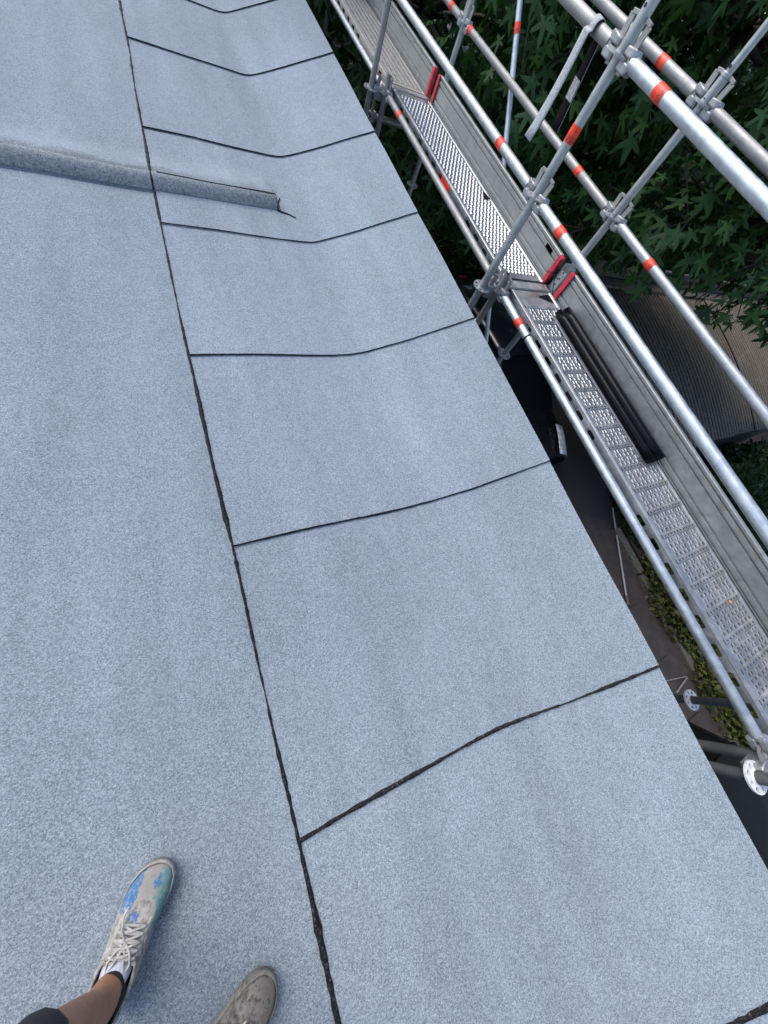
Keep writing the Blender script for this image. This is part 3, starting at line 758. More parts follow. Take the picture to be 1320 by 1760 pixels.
# ================================================================== CORRUGATED SHED
t = thing('shed', 'low shed with a dirty corrugated sheet roof under the star-leaved tree', 'shed', (8.6, 2.4, GZ))
def shed_z(y): 
    q = (3.75 - y) / 2.9
    return -.80 - .16 * q - .42 * max(0, q) ** 2.2
def mat_corr(name, lo, hi, moss):
    m, nt, b = newmat(name); g = NG(nt); v = g.coord()
    a = g.noise(g.coord((6, 1.2, 1)), 2.0, 5, .65); l = g.vor(v, 16, 'Distance'); ln = g.noise(v, 34, 4, .7)
    c = g.ramp(a, [(.3, lo), (.7, hi)])
    # shading of the grooves painted into the colour: paler crests, darker troughs every 104 mm
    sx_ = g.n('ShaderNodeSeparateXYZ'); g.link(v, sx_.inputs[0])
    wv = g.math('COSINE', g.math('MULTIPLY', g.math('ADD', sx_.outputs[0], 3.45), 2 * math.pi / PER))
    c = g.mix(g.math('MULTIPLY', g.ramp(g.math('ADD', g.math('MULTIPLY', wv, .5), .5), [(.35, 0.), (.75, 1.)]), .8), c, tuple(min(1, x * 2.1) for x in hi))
    lich = g.math('MULTIPLY', g.ramp(ln, [(.52, 0.), (.60, 1.)]), g.ramp(g.noise(v, 3.5, 3), [(.4, 0.), (.6, 1.)]))
    c = g.mix(g.math('MULTIPLY', lich, .55), c, moss)
    g.link(c, b.inputs['Base Color']); b.inputs['Roughness'].default_value = .9; b.inputs['Specular IOR Level'].default_value = .2
    g.bump(ln, .4, .01, b); return m
PER = .104
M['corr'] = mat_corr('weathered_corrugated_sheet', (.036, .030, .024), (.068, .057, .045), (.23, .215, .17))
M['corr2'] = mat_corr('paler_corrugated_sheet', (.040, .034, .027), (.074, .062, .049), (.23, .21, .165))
PER = .104
for k in range(9):
    xa_ = 5.15 + k * PER * 8; lift = .006 * (k % 2) + (.014 if k >= 5 else 0)
    xs = np.arange(0, PER * 8.5 + 1e-6, PER / 8); rows = []
    y1_ = 3.75 + random.uniform(-.03, .03); y0_ = .86 + random.uniform(-.04, .04) + .02 * k
    for y in np.linspace(y0_, y1_, 12):
        rows.append([(xa_ + dx, y, shed_z(y) + lift - .05 * math.exp(-(((dx / PER) % 1.0 - .5) / .21) ** 2)) for dx in xs])
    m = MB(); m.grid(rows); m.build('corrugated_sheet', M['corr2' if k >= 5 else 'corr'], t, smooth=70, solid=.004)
MB().box((8.6, 3.80, -.80), (7.2, .20, .06)).build('ridge_board', M['wood'], t, bevel=.01)
MB().box((8.6, 3.98, -.70), (7.2, .06, .26)).build('verge_board', M['wood'], t, bevel=.01)
MB().box((10.0, 2.45, -2.2), (4.6, 2.6, 1.5)).build('wall', M['wood'], t)

# ================================================================== FOLIAGE
def star_leaf(lobes=5, fold=.18, droop=.25):
    """five-lobed star leaf, stalk at origin, tip along +x, unit length"""
    angs = [-128, -64, 0, 64, 128] if lobes == 5 else [-100, -50, 0, 50, 100]; lens = [.55, .86, 1.0, .86, .55]
    vs = [(0, 0, 0)]; fs = []
    for i, (a, l) in enumerate(zip(angs, lens)):
        a0 = rad(a)
        for da, rr, zz in ((-19, .45, -.02), (-10, .72, -.05), (0, 1.0, -droop), (10, .72, -.05), (19, .45, -.02)):
            r = l * rr; t = a0 + rad(da)
            z = -droop * (r ** 2) * .6 + (-fold * .12 if da else 0.0)
            vs.append((r * math.cos(t), r * math.sin(t), z))
        # notch towards the next lobe
        if i < 4:
            t = rad((a + angs[i + 1]) / 2); vs.append((.27 * math.cos(t), .27 * math.sin(t), .02))
    n = len(vs) - 1
    vs.append((.30 * math.cos(rad(-158)), .30 * math.sin(rad(-158)), 0)); vs.append((.30 * math.cos(rad(158)), .30 * math.sin(rad(158)), 0))
    ring = [n + 1] + list(range(1, n + 1)) + [n + 2]
    for i, j in zip(ring[:-1], ring[1:]): fs.append((0, i, j))
    V = np.array(vs); V[:, 2] += .04; V[0, 2] += .03
    return V, np.array(fs)
def oval_leaf(wd=.3):
    V = np.array([(0, 0, 0), (.3, wd * .9, .03), (.3, 0, -.03), (.3, -wd * .9, .03), (.65, wd * .75, 0), (.65, 0, -.06), (.65, -wd * .75, 0), (1, 0, -.16)], float)
    F = np.array([(0, 2, 1), (0, 3, 2), (1, 2, 4), (2, 5, 4), (2, 3, 5), (3, 6, 5), (4, 5, 7), (5, 6, 7)]); return V, F
def rot_frames(d, nrm):
    d = d / np.linalg.norm(d, axis=1, keepdims=True); s_ = np.cross(nrm, d); s_ /= np.linalg.norm(s_, axis=1, keepdims=True) + 1e-9
    u = np.cross(d, s_); return np.stack([d, s_, u], 2)
def leaf_mesh(name, V, F, pos, frames, size, tone, mat, parent):
    n = len(pos); off = np.array(parent_world(parent)) if parent else np.zeros(3)
    W = np.einsum('nij,vj->nvi', frames, V) * size[:, None, None] + pos[:, None, :] - off
    me = bpy.data.meshes.new(name); nv, nf = len(V), len(F)
    me.vertices.add(n * nv); me.vertices.foreach_set('co', W.astype(np.float32).ravel())
    idx = (F[None] + (np.arange(n) * nv)[:, None, None]).ravel().astype(np.int32)
    me.loops.add(len(idx)); me.loops.foreach_set('vertex_index', idx)
    me.polygons.add(n * nf); me.polygons.foreach_set('loop_start', np.arange(0, len(idx), 3, dtype=np.int32))
    me.update(calc_edges=True)
    at = me.attributes.new('tone', 'FLOAT', 'POINT'); at.data.foreach_set('value', np.repeat(tone, nv).astype(np.float32))
    me.materials.append(mat); me.shade_smooth()
    o = bpy.data.objects.new(name, me); COL.objects.link(o); o.parent = parent; return o
def shell_points(lobes, n, rng, inner=.35):
    """points spread through ellipsoid lobes, denser towards the skin"""
    C = np.array([l[:3] for l in lobes]); Rr = np.array([l[3] for l in lobes]); w_ = Rr ** 2; w_ /= w_.sum()
    k = rng.choice(len(lobes), n, p=w_)
    d = rng.normal(size=(n, 3)); d /= np.linalg.norm(d, axis=1, keepdims=True)
    r = (inner + (1 - inner) * rng.random(n) ** .6) * Rr[k]
    return C[k] + d * r[:, None] * np.array([1, 1, .85]), d
def droop_frames(pos, out, rng, down=.8, spread=.6):
    n = len(pos)
    d = out * .55 + rng.normal(size=(n, 3)) * spread; d[:, 2] -= down
    nrm = out * .8 + np.array([0, 0, .9]) + rng.normal(size=(n, 3)) * .35
    return rot_frames(d, nrm)
# camera frustum test, only used to choose which leaves become single objects
CR = np.array(cam.rotation_euler.to_matrix())
def in_frame(P):
    q = (P - np.array(CAM)) @ CR; dpt = -q[:, 2]
    u = q[:, 0] / dpt * .3374; v = q[:, 1] / dpt * .3374
    return (dpt > .1) & (np.abs(u) < .375) & (np.abs(v) < .5)
def tree(name, label, base, trunk_pts, lobes, nleaf, size, mat, seed, singles=300, leaf=None, down=.8, twig=True):
    rng = np.random.default_rng(seed); t = thing(name, label, 'tree', base)
    m = MB(); m.path(trunk_pts, list(np.linspace(.17, .05, len(trunk_pts))), 12); m.build('trunk', M['bark'], t, smooth=60)
    mid = [Vector(p) for p in trunk_pts]
    m = MB()
    for l in lobes:
        c = Vector(l[:3]); s0 = min(mid, key=lambda p: (p - c).length + max(0, p.z - c.z) * 2)
        p1 = s0.lerp(c, .5) + Vector(rng.normal(size=3) * .15)
        m.path([s0, p1, c], [.045, .03, .012], 7)
        for _ in range(5):
            e = c + Vector(rng.normal(size=3)).normalized() * l[3] * .85
            m.path([c, c.lerp(e, .5) + Vector(rng.normal(size=3) * .06), e], [.011, .008, .004], 5)
    m.build('limbs', M['bark'], t, smooth=60)
    pos, out = shell_points(lobes, nleaf, rng); fr = droop_frames(pos, out, rng, down)
    sz = size * rng.uniform(.5, 1.2, nleaf); tone = np.clip(rng.normal(.44, .22, nleaf), 0, 1); tone[rng.random(nleaf) < .015] = 1.0
    V, F = leaf or star_leaf()
    dist = np.linalg.norm(pos - np.array(CAM), axis=1)
    vis = in_frame(pos); order = np.argsort(np.where(vis, dist / sz, 1e9)); sel = order[:singles]; rest = order[singles:]
    o = leaf_mesh('crown', V, F, pos[rest], fr[rest], sz[rest], tone[rest], mat, t); o['kind'] = 'stuff'
    # the nearest leaves, each its own object sharing one of five meshes
    if singles:
        protos = []
        for k in range(5):
            me = bpy.data.meshes.new('leaf'); me.from_pydata([tuple(v) for v in V], [], [tuple(f) for f in F]); me.materials.append(mat); me.shade_smooth()
            at = me.attributes.new('tone', 'FLOAT', 'POINT'); at.data.foreach_set('value', np.full(len(V), [.22, .34, .45, .56, .72][k], np.float32)); protos.append(me)
        for i in sel:
            k = int(np.clip(tone[i] * 5, 0, 4)); o = bpy.data.objects.new('leaf', protos[k]); COL.objects.link(o); o.parent = t
            Mx = Matrix([list(r) for r in fr[i]]).to_4x4(); o.rotation_euler = Mx.to_euler(); o.scale = (float(sz[i]),) * 3
            o.location = Vector(pos[i]) - Vector(base)
    return t
# near star-leaved tree: a broad crown that leans over the shed
rg = np.random.default_rng(5); lobes = []
nW = np.array([.78, .62]); tW = np.array([-.62, .78])
for layer, d0 in ((0, 6.15), (1, 7.0), (2, 7.9)):
    for s_ in np.arange(-4.6, 6.2, .95):
        zlo = np.interp(s_, [-4.6, -2.6, -1.2, -.2, .8, 2.0, 6], [.55, .15, -.15, -.40, -.75, -1.7, -2.0]) + .25 * layer * 0
        for z in np.arange(zlo + .62, 4.6, .95):
            p = nW * (d0 + .28 * math.sin(2.3 * s_ + 1.7 * z) + rg.normal() * .15) + tW * (s_ + rg.normal() * .2)
            lobes.append((p[0], p[1], z + rg.normal() * .14, .62 + .22 * rg.random()))
right = [l for l in lobes if np.dot(np.array(l[:2]), tW) < 1.6]; left = [l for l in lobes if np.dot(np.array(l[:2]), tW) >= 1.6]
tree('star_leaved_tree', 'broad dark green tree with star-shaped leaves leaning over the shed roof', (7.2, 5.6, GZ),
     [(7.2, 5.6, GZ), (7.15, 5.5, -1.5), (6.9, 5.3, 0), (6.8, 5.1, 1.5), (6.7, 5.0, 3.2)], right, 15000, .175, M['leaf'], 3)
tree('star_leaved_tree', 'dark green star-leaved tree behind the bright diagonal brace', (4.2, 8.6, GZ),
     [(4.2, 8.6, GZ), (4.25, 8.5, -1.5), (4.2, 8.3, 0), (4.1, 8.2, 1.5), (4.0, 8.1, 3.2)], left, 9000, .165, M['leaf'], 4)
# trees farther back close the view
def far_tree(label, x, y, h, r, seed, nl=5000, sz=.2):
    rg = np.random.default_rng(seed); L = []
    for _ in range(26):
        d = rg.normal(size=3); d /= np.linalg.norm(d)
        L.append((x + d[0] * r * .75, y + d[1] * r * .75, GZ + h * .55 + d[2] * h * .42, r * .42))
    tree('broadleaf_tree', label, (x, y, GZ), [(x, y, GZ), (x + .1, y, GZ + h * .3), (x, y + .1, GZ + h * .6)], L, nl, sz, M['leaf_far'], seed, singles=0, leaf=oval_leaf(.34), down=.5)
far_tree('shaded tree far behind the shed, right of the holed spigot', 15.5, 7.5, 10.5, 3.6, 21, 9000, .26)
far_tree('shaded tree filling the gap between the two star-leaved trees', 11.0, 11.5, 10.5, 3.8, 22, 9000, .26)
far_tree('shaded tree beyond the far end of the scaffold', 6.5, 15.5, 10, 3.6, 23, 8000, .26)
far_tree('dark tree beyond the outer top guard rail, past the shed', 17.5, 1.5, 9.5, 3.6, 24, 8000, .28)
# low planting
def bush(name, label, cat, cx, cy, rx, ry, h, nl, sz, mat, seed, wd=.3, kind=None, z0=GZ):
    rng = np.random.default_rng(seed); n = nl
    a = rng.uniform(0, 2 * math.pi, n); rr = np.sqrt(rng.random(n)); u = rng.random(n) ** .6
    prof_ = np.sqrt(np.maximum(0, 1 - (rr * .96) ** 2))
    x = cx + rx * rr * np.cos(a); y = cy + ry * rr * np.sin(a)
    lumps = 1 + .28 * np.sin(5.1 * x + 2 * y) * np.sin(4.3 * y - x)
    z = z0 + .02 + h * prof_ * u * lumps
    pos = np.stack([x, y, z], 1); out = np.stack([np.cos(a) * rr, np.sin(a) * rr, .5 + .5 * (1 - rr)], 1)
    d = out + rng.normal(size=(n, 3)) * .6; nrm = np.array([0, 0, 1.]) + rng.normal(size=(n, 3)) * .5
    V, F = oval_leaf(wd); t = thing(name, label, cat, (cx, cy, z0))
    o = leaf_mesh('foliage', V, F, pos, rot_frames(d, nrm), sz * rng.uniform(.6, 1.2, n), np.clip(rng.normal(.45, .2, n), 0, 1), mat, t); o['kind'] = 'stuff'
    m = MB()
    for _ in range(14):
        an, q = rng.uniform(0, 6.28), rng.random() * .7
        m.path([(cx + .1 * math.cos(an), cy + .1 * math.sin(an), z0 - .02), (cx + rx * q * .6 * math.cos(an), cy + ry * q * .6 * math.sin(an), z0 + h * .5), (cx + rx * q * math.cos(an), cy + ry * q * math.sin(an), z0 + h * .85)], [.012, .008, .004], 5)
    m.build('stems', M['bark'], t, smooth=60); return t
bush('bed_shrub', 'yellow-green low shrub beside the kerb, below the row of deck slots', 'shrub', 7.15, -1.5, .66, 1.0, .48, 3000, .10, M['leaf_bed'], 31)
bush('bed_shrub', 'yellow-green low shrub in the bed next to the grey metal bracket', 'shrub', 7.12, -3.0, .64, 1.0, .45, 3000, .10, M['leaf_bed'], 32)
bush('bed_shrub', 'yellow-green low shrub in the bed next to the black car', 'shrub', 7.05, -4.6, .62, 1.0, .45, 3000, .10, M['leaf_bed'], 33)
bush('bed_shrub', 'dark low shrub at the top end of the bed near the pale pole', 'shrub', 7.5, .15, .6, .8, .5, 2200, .10, M['leaf_far'], 34)
bush('garden_shrub', 'dense dark shrub against the lower eave of the corrugated shed', 'shrub', 8.6, -.2, 1.5, .95, 1.75, 7000, .11, M['leaf_far'], 35)
bush('garden_shrub', 'dense dark shrub in the bed under the outer guard rail, past the shed', 'shrub', 11.0, -.8, 1.9, 1.9, 1.9, 7000, .13, M['leaf_far'], 36)
bush('garden_shrub', 'dark shrub under the shiny deck beside the drive', 'shrub', 6.3, 6.6, 1.7, 1.8, 1.5, 6000, .13, M['leaf_far'], 37)
bush('garden_shrub', 'dark shrub under the brown deck at the end of the drive', 'shrub', 5.2, 10.2, 2.2, 2.2, 1.5, 6000, .14, M['leaf_far'], 38)
bush('garden_shrub', 'dark shrub behind the ridge board of the corrugated shed', 'shrub', 8.2, 6.0, 2.6, 1.5, 2.9, 9000, .15, M['leaf_far'], 39)
bush('garden_shrub', 'dark shrub behind the far verge of the corrugated shed', 'shrub', 13.0, 5.2, 2.6, 1.6, 3.0, 8000, .17, M['leaf_far'], 40)
bush('garden_shrub', 'dark shrub between the drive and the near end of the shed ridge', 'shrub', 6.0, 8.6, 1.8, 1.5, 2.4, 7000, .15, M['leaf_far'], 44)
HB = [((26, 4), 'past the shed, straight beyond its paler sheets'), ((24, 12), 'beyond the shaded tree right of the holed spigot'), ((18, 18), 'beyond the two star-leaved trees'), ((10, 22), 'beyond the bright diagonal brace'), ((3.5, 24), 'beyond the far end of the roof edge'), ((25, -5), 'beyond the planting bed')]
for k, ((hx, hy), wh) in enumerate(HB):
    bush('tall_hedge', 'tall dark hedge ' + wh, 'hedge', hx, hy, 4.6, 4.6, 8.5, 9000, .42, M['leaf_far'], 60 + k)
# strap-leaved grass clump under the far scaffold bay
def grass_clump(label, cx, cy, n, h, seed):
    rng = np.random.default_rng(seed); t = thing('grass_clump', label, 'grass', (cx, cy, GZ)); m = MB()
    for _ in range(n):
        a = rng.uniform(0, 6.28); L = h * rng.uniform(.6, 1.1); wd = .012; d = Vector((math.cos(a), math.sin(a), 0)); s_ = Vector((-d.y, d.x, 0))
        b0 = Vector((cx, cy, GZ)) + d * rng.uniform(0, .12); rows = []
        for e in np.linspace(0, 1, 6):
            c = b0 + d * (L * .75 * e ** 1.6) + Vector((0, 0, L * (1.25 * e - .75 * e * e)))
            rows.append([c - s_ * wd * (1 - e * .9), c + s_ * wd * (1 - e * .9)])
        m.grid(rows)
    o = m.build('blades', mat_plain('strap_grass', (.055, .060, .022), .6, var=.5, vscale=3), t, smooth=60); o['kind'] = 'stuff'
grass_clump('arching strap-leaved grass below the brown deck next to the far standards', 4.1, 8.4, 130, 1.9, 41)
grass_clump('arching strap-leaved grass below the joint of the shiny and brown decks', 4.3, 6.4, 110, 1.6, 42)

# ================================================================== CARS
def mat_paint(name, col):
    m, nt, b = newmat(name); b.inputs['Base Color'].default_value = (*col, 1); b.inputs['Roughness'].default_value = .28
    b.inputs['Coat Weight'].default_value = .6; b.inputs['Coat Roughness'].default_value = .06
    g = NG(nt); r = g.ramp(g.noise(g.coord(), 9, 5), [(.3, .24), (.7, .42)]); g.link(r, b.inputs['Roughness']); return m
M['car_glass'] = mat_plain('car_glass', (.008, .009, .010), .05, var=.1)
M['lamp_glass'] = mat_plain('lamp_chrome', (.80, .82, .84), .2, metal=.2, var=.5, vscale=16, bump=.8)
M['chrome'] = mat_plain('chrome', (.8, .8, .8), .15, metal=1, var=.05)
def car(label, loc, head, paint, suv=False, rails=False):
    L, W, H = (4.5, 1.82, 1.66) if suv else (4.3, 1.76, 1.47)
    t = thing('parked_car', label, 'car', loc); t.rotation_euler = (0, 0, head)
    # local: nose towards +x, origin at ground centre
    def sec(x, zb, zt, wb, wt, n=5):
        r = []
        pts = [(wb * .86, zb), (wb, zb + .10), (wb * 1.0, zb + (zt - zb) * .55), (wt, zt - .05), (wt * .93, zt), (0, zt + .02)]
        return [(x, y, z) for y, z in pts] + [(x, -y, z) for y, z in reversed(pts[:-1])]
    hw = W / 2; bz = .92 if suv else .86
    st = [(-L/2, .42, .72, .62*hw, .55*hw), (-L/2 + .06, .28, bz, .90*hw, .80*hw), (-L/2 + .5, .20, bz + .03, .99*hw, .90*hw), (-.7, .18, bz + .02, hw, .93*hw), (.6, .18, bz - .01, hw, .92*hw),
          (1.0, .19, bz - .03, .995*hw, .90*hw), (L/2 - .55, .22, bz - .12, .95*hw, .84*hw), (L/2 - .16, .28, bz - .22, .84*hw, .70*hw), (L/2, .40, bz - .38, .60*hw, .50*hw)]
    rows = [sec(*s_) for s_ in st]; m = MB(); m.grid([r + [r[0]] for r in rows]); m.add(rows[0], [tuple(range(len(rows[0])))]); m.add(rows[-1], [tuple(range(len(rows[-1])))])
    def put(mb, name, mat, parent=t, sub=0, **k):
        me_off = Vector(parent_world(parent)); mb.v = [tuple(Vector(p) + me_off) for p in mb.v]; o = mb.build(name, mat, parent, **k)
        if sub:
            md = o.modifiers.new('sub', 'SUBSURF'); md.levels = md.render_levels = sub
        return o
    bm_ = put(m, 'body', paint, smooth=60)
    bmx = bmesh.new(); bmx.from_mesh(bm_.data); bmesh.ops.remove_doubles(bmx, verts=bmx.verts, dist=.001); bmesh.ops.recalc_face_normals(bmx, faces=bmx.faces); bmx.to_mesh(bm_.data); bmx.free(); bm_.data.shade_smooth()
    md = bm_.modifiers.new('sub', 'SUBSURF'); md.levels = md.render_levels = 2
    # greenhouse: glass band and roof
    xr, xf_ = (-L/2 + .22, 1.05) if suv else (-L/2 + .45, 1.15)
    tr, tf = (-L/2 + .42, .30) if suv else (-L/2 + 1.0, .35)
    zb = bz - .02
    low = [(xr, -.84*hw, zb), (xf_, -.84*hw, zb - .03), (xf_, .84*hw, zb - .03), (xr, .84*hw, zb)]
    top = [(tr, -.66*hw, H - .05), (tf, -.64*hw, H - .06), (tf, .64*hw, H - .06), (tr, .66*hw, H - .05)]
    m = MB(); m.add(low + top, [(0, 1, 5, 4), (1, 2, 6, 5), (2, 3, 7, 6), (3, 0, 4, 7)]); put(m, 'windows', M['car_glass'], bevel=.03, segs=3)
    m = MB(); P = []
    for i in range(9):
        e = i / 8; x = tr - .05 + (tf - tr + .12) * e; row = []
        for j in range(9):
            q = j / 8 * 2 - 1; row.append((x, q * .69 * hw, H - .05 + .055 * (1 - q * q) * (1 - (2 * e - 1) ** 4) + .02 * (1 - (2 * e - 1) ** 2)))
        P.append(row)
    m.grid(P); put(m, 'roof', paint, smooth=60, solid=.03)
    for s_ in (-1, 1):
        for a, b in ((low[0 if s_ < 0 else 3], top[0 if s_ < 0 else 3]), (low[1 if s_ < 0 else 2], top[1 if s_ < 0 else 2])):
            m = MB(); m.tube(a, b, .035, .03, n=8); put(m, 'pillar', paint, smooth=60)
        if rails:
            m = MB(); m.path([(tr + .05, s_*.60*hw, H + .0), (tr + .14, s_*.60*hw, H + .055), (tf - .12, s_*.585*hw, H + .055), (tf, s_*.58*hw, H)], .014, 8); put(m, 'roof_rail', M['chrome'], smooth=60)
        m = MB(); P = []
        for i in range(7):
            e = i / 6; x = L/2 - .62 + .50 * e; row = []
            for j in range(4):
                f = j / 3; row.append((x - .05 * f, s_ * hw * (.985 - .18 * e ** 1.5 - .42 * f), bz - .20 + .18 * f ** .6 - .12 * e))
            P.append(row)
        m.grid(P); hl = put(m, 'headlight', M['lamp_glass'], smooth=60, solid=.012)
        m = MB().box((-L/2 + .03, s_ * .68 * hw, bz - .1), (.06, .2, .14)); put(m, 'tail_light', M['red'], bevel=.015)
        m = MB(); m.box((.72, s_ * (hw + .09), bz + .02), (.10, .18, .12)); put(m, 'mirror', paint, bevel=.03, segs=3)
        for x in (-L/2 + .82, L/2 - .86):
            m = MB(); m.tube((x, s_ * (hw - .20), .32), (x, s_ * (hw - .01), .32), .32, n=28); wv = put(m, 'wheel', M['rubber'], smooth=40, bevel=.03)
            m = MB(); m.tube((x, s_ * (hw - .03), .32), (x, s_ * (hw + .004), .32), .20, .18, n=20); put(m, 'rim', M['chrome'], wv, smooth=40)
    for x, s_ in ((L/2 - .02, 1), (-L/2 + .02, -1)):
        m = MB(); m.box((x, 0, .48), (.03, .5, .11)); put(m, 'number_plate', M['white_paint'], bevel=.004)
    m = MB(); m.box((L/2 - .10, 0, .62 if not suv else .66), (.10, .9, .10)); put(m, 'grille', M['black_plastic'], bevel=.02)
    return t
car('dark car whose chrome headlight shows past the roof edge above the asphalt', (4.80, 3.52, GZ), rad(-84), mat_paint('black_paint', (.008, .009, .011)))
car('black estate car with silver roof rails parked on the paving by the bed', (3.72, -4.25, GZ), rad(-90), mat_plain('dull_black_paint', (.006, .006, .007), .7, var=.3, spec=.15), True, True)
# pole and bracket lying on the paving
t = thing('garden_pole', 'thin pale grey pole lying on the dark paving', 'pole', (6.3, -.3, GZ))
m = MB(); m.path([(6.84, .52, GZ + .085), (6.76, .38, GZ + .08), (5.98, -1.0, GZ + .08)], .015, 10); m.build('shaft', mat_plain('pale_grey_paint', (.30, .30, .30), .6), t, smooth=60)
MB().tube((5.98, -1.0, GZ + .08), (5.90, -1.14, GZ + .08), .026, n=10).build('handle', M['wood'], t, smooth=60)
t = thing('metal_bracket', 'small grey angled metal bracket lying on the dark paving', 'bracket', (6.1, -2.45, GZ))
m = MB(); m.tube((5.6, -2.32, GZ + .075), (6.36, -2.50, GZ + .075), .009, n=8); m.tube((5.95, -2.60, GZ + .075), (6.36, -2.52, GZ + .075), .013, n=8); m.build('bar', M['galv_old'], t, smooth=60)

# ================================================================== THE PERSON
def mat_skin():
    m, nt, b = newmat('skin'); g = NG(nt); n = g.noise(g.coord(), 30, 4)
    g.link(g.ramp(n, [(.3, (.25, .112, .058)), (.7, (.34, .155, .082))]), b.inputs['Base Color']); b.inputs['Roughness'].default_value = .5
    b.inputs['Subsurface Weight'].default_value = .15; b.inputs['Subsurface Radius'].default_value = (.01, .004, .002); g.bump(g.noise(g.coord(), 260, 3), .12, .002, b); return m
M['skin'] = mat_skin()
M['trousers'] = mat_plain('dark_trousers', (.012, .012, .016), .9, var=.3, vscale=40, bump=.3)
M['shirt'] = mat_plain('grey_shirt', (.10, .10, .11), .9, var=.15, vscale=30, bump=.2)
M['hair'] = mat_plain('dark_hair', (.012, .009, .007), .6, var=.4, vscale=60, bump=.6)
M['sock'] = mat_plain('black_sock', (.008, .008, .010), .9, var=.3, vscale=120, bump=.5)
person = thing('person', 'person in dark cropped trousers and paint-stained white trainers standing on the felt roof', 'person', (-.44, -.75, 0))
def skin(name, V, Ed, Rd, root, mat, sub=2):
    off = parent_world(person)
    me = bpy.data.meshes.new(name); me.from_pydata([tuple(Vector(v) - off) for v in V], Ed, []); o = bpy.data.objects.new(name, me); COL.objects.link(o); o.parent = person
    me.materials.append(mat)
    sk = o.modifiers.new('skin', 'SKIN'); sk.use_smooth_shade = True
    for i, r in enumerate(Rd):
        d = me.skin_vertices[0].data[i]; d.radius = (r, r) if not hasattr(r, '__len__') else r; d.use_root = (i == root)
    s_ = o.modifiers.new('sub', 'SUBSURF'); s_.levels = s_.render_levels = sub
    return o
FV = Vector((.72, .69, 0)).normalized(); LV = Vector((-FV.y, FV.x, 0))
PEL = Vector((-.46, -.84, .84)); NECK = Vector((-.40, -.78, 1.36))
V, Ed, Rd = [], [], []
def nv(p, r, prev=None):
    V.append(Vector(p)); Rd.append(r)
    if prev is not None: Ed.append((prev, len(V) - 1))
    return len(V) - 1
pel = nv(PEL, (.13, .11)); wst = nv(PEL + Vector((.01, .01, .18)), (.125, .095), pel); ch = nv(PEL + Vector((.03, .03, .38)), (.145, .11), wst)
nb = nv(NECK, .062, ch); hd0 = nv(NECK + FV * .02 + Vector((0, 0, .09)), .060, nb); hd1 = nv(NECK + FV * .045 + Vector((0, 0, .17)), .082, hd0); hd2 = nv(NECK + FV * .035 + Vector((0, 0, .25)), .078, hd1)
nose = nv(NECK + FV * .155 + Vector((0, 0, .155)), .013, hd1)
FEET = {}
for s_, nm, ank, knee in ((1, 'L', Vector((-.482, -.620, .105)), Vector((-.462, -.455, .515))), (-1, 'R', Vector((-.345, -.905, .105)), Vector((-.30, -.80, .51)))):
    hip = nv(PEL + LV * .095 * s_ + Vector((0, 0, -.04)), .105, pel)
    th = nv(V[hip].lerp(knee, .5), .082, hip); kn = nv(knee, .056, th)
    cf = nv(knee.lerp(ank, .34) - FV * .012, .054, kn); sh = nv(knee.lerp(ank, .72), .040, cf); an = nv(ank + Vector((0, 0, .015)), .031, sh)
    fd = Vector((math.cos(rad(58)), math.sin(rad(58)), 0)) if s_ > 0 else Vector((math.cos(rad(17)), math.sin(rad(17)), 0))
    FEET[nm] = (ank, fd)
    ft = nv(ank + fd * .060 + Vector((0, 0, -.064)), .026, an); nv(ank + fd * .12 + Vector((0, 0, -.074)), .020, ft)
    nv(ank - fd * .045 + Vector((0, 0, -.055)), .030, an)
    # arm hanging beside the body with a slightly curled hand
    shd = nv(NECK + LV * .17 * s_ + Vector((0, 0, -.07)), .055, ch)
    el = nv(NECK + LV * .235 * s_ - FV * .05 + Vector((0, 0, -.36)), .041, shd)
    wr = nv(NECK + LV * .225 * s_ + FV * .04 + Vector((0, 0, -.60)), .027, el)
    pm = nv(V[wr] + FV * .02 + Vector((0, 0, -.06)), .026, wr)
    kn_ = []
    for q, (off_, ln) in enumerate(((.030, .072), (.011, .082), (-.009, .076), (-.028, .060))):
        b0 = nv(V[pm] + FV * (off_ + .004) + Vector((0, 0, -.040)), .0095, pm)
        b1 = nv(V[b0] + Vector((0, 0, -ln * .45)) - LV * s_ * .008, .0085, b0); nv(V[b1] + Vector((0, 0, -ln * .45)) - LV * s_ * .024, .0072, b1)
    t0 = nv(V[wr] + FV * .036 + Vector((0, 0, -.045)) - LV * s_ * .012, .011, wr); t1 = nv(V[t0] + FV * .018 + Vector((0, 0, -.034)) - LV * s_ * .012, .0095, t0); nv(V[t1] + FV * .004 + Vector((0, 0, -.028)) - LV * s_ * .006, .008, t1)
body = skin('body', V, Ed, Rd, pel, M['skin'])
# trousers, cropped below the knee, and shirt
V, Ed, Rd = [], [], []
pel = nv(PEL + Vector((0, 0, .02)), (.15, .13)); nv(PEL + Vector((.01, .01, .13)), (.14, .115), pel)
for s_, ank, knee in ((1, FEET['L'][0], Vector((-.462, -.455, .515))), (-1, FEET['R'][0], Vector((-.30, -.80, .51)))):
    hip = nv(PEL + LV * .098 * s_ + Vector((0, 0, -.05)), .118, pel); th = nv(V[hip].lerp(knee, .5), .098, hip); kn = nv(knee.lerp(V[hip], .12), .068, th)
    nv(knee.lerp(ank, .09), .068, kn); nv(knee.lerp(ank, .18), .066, len(V) - 1)
skin('trousers', V, Ed, Rd, pel, M['trousers'])
V, Ed, Rd = [], [], []
wst = nv(PEL + Vector((.01, .01, .08)), (.152, .128)); ch = nv(PEL + Vector((.03, .03, .38)), (.165, .128), wst); nv(NECK + Vector((0, 0, -.02)), (.085, .08), ch)
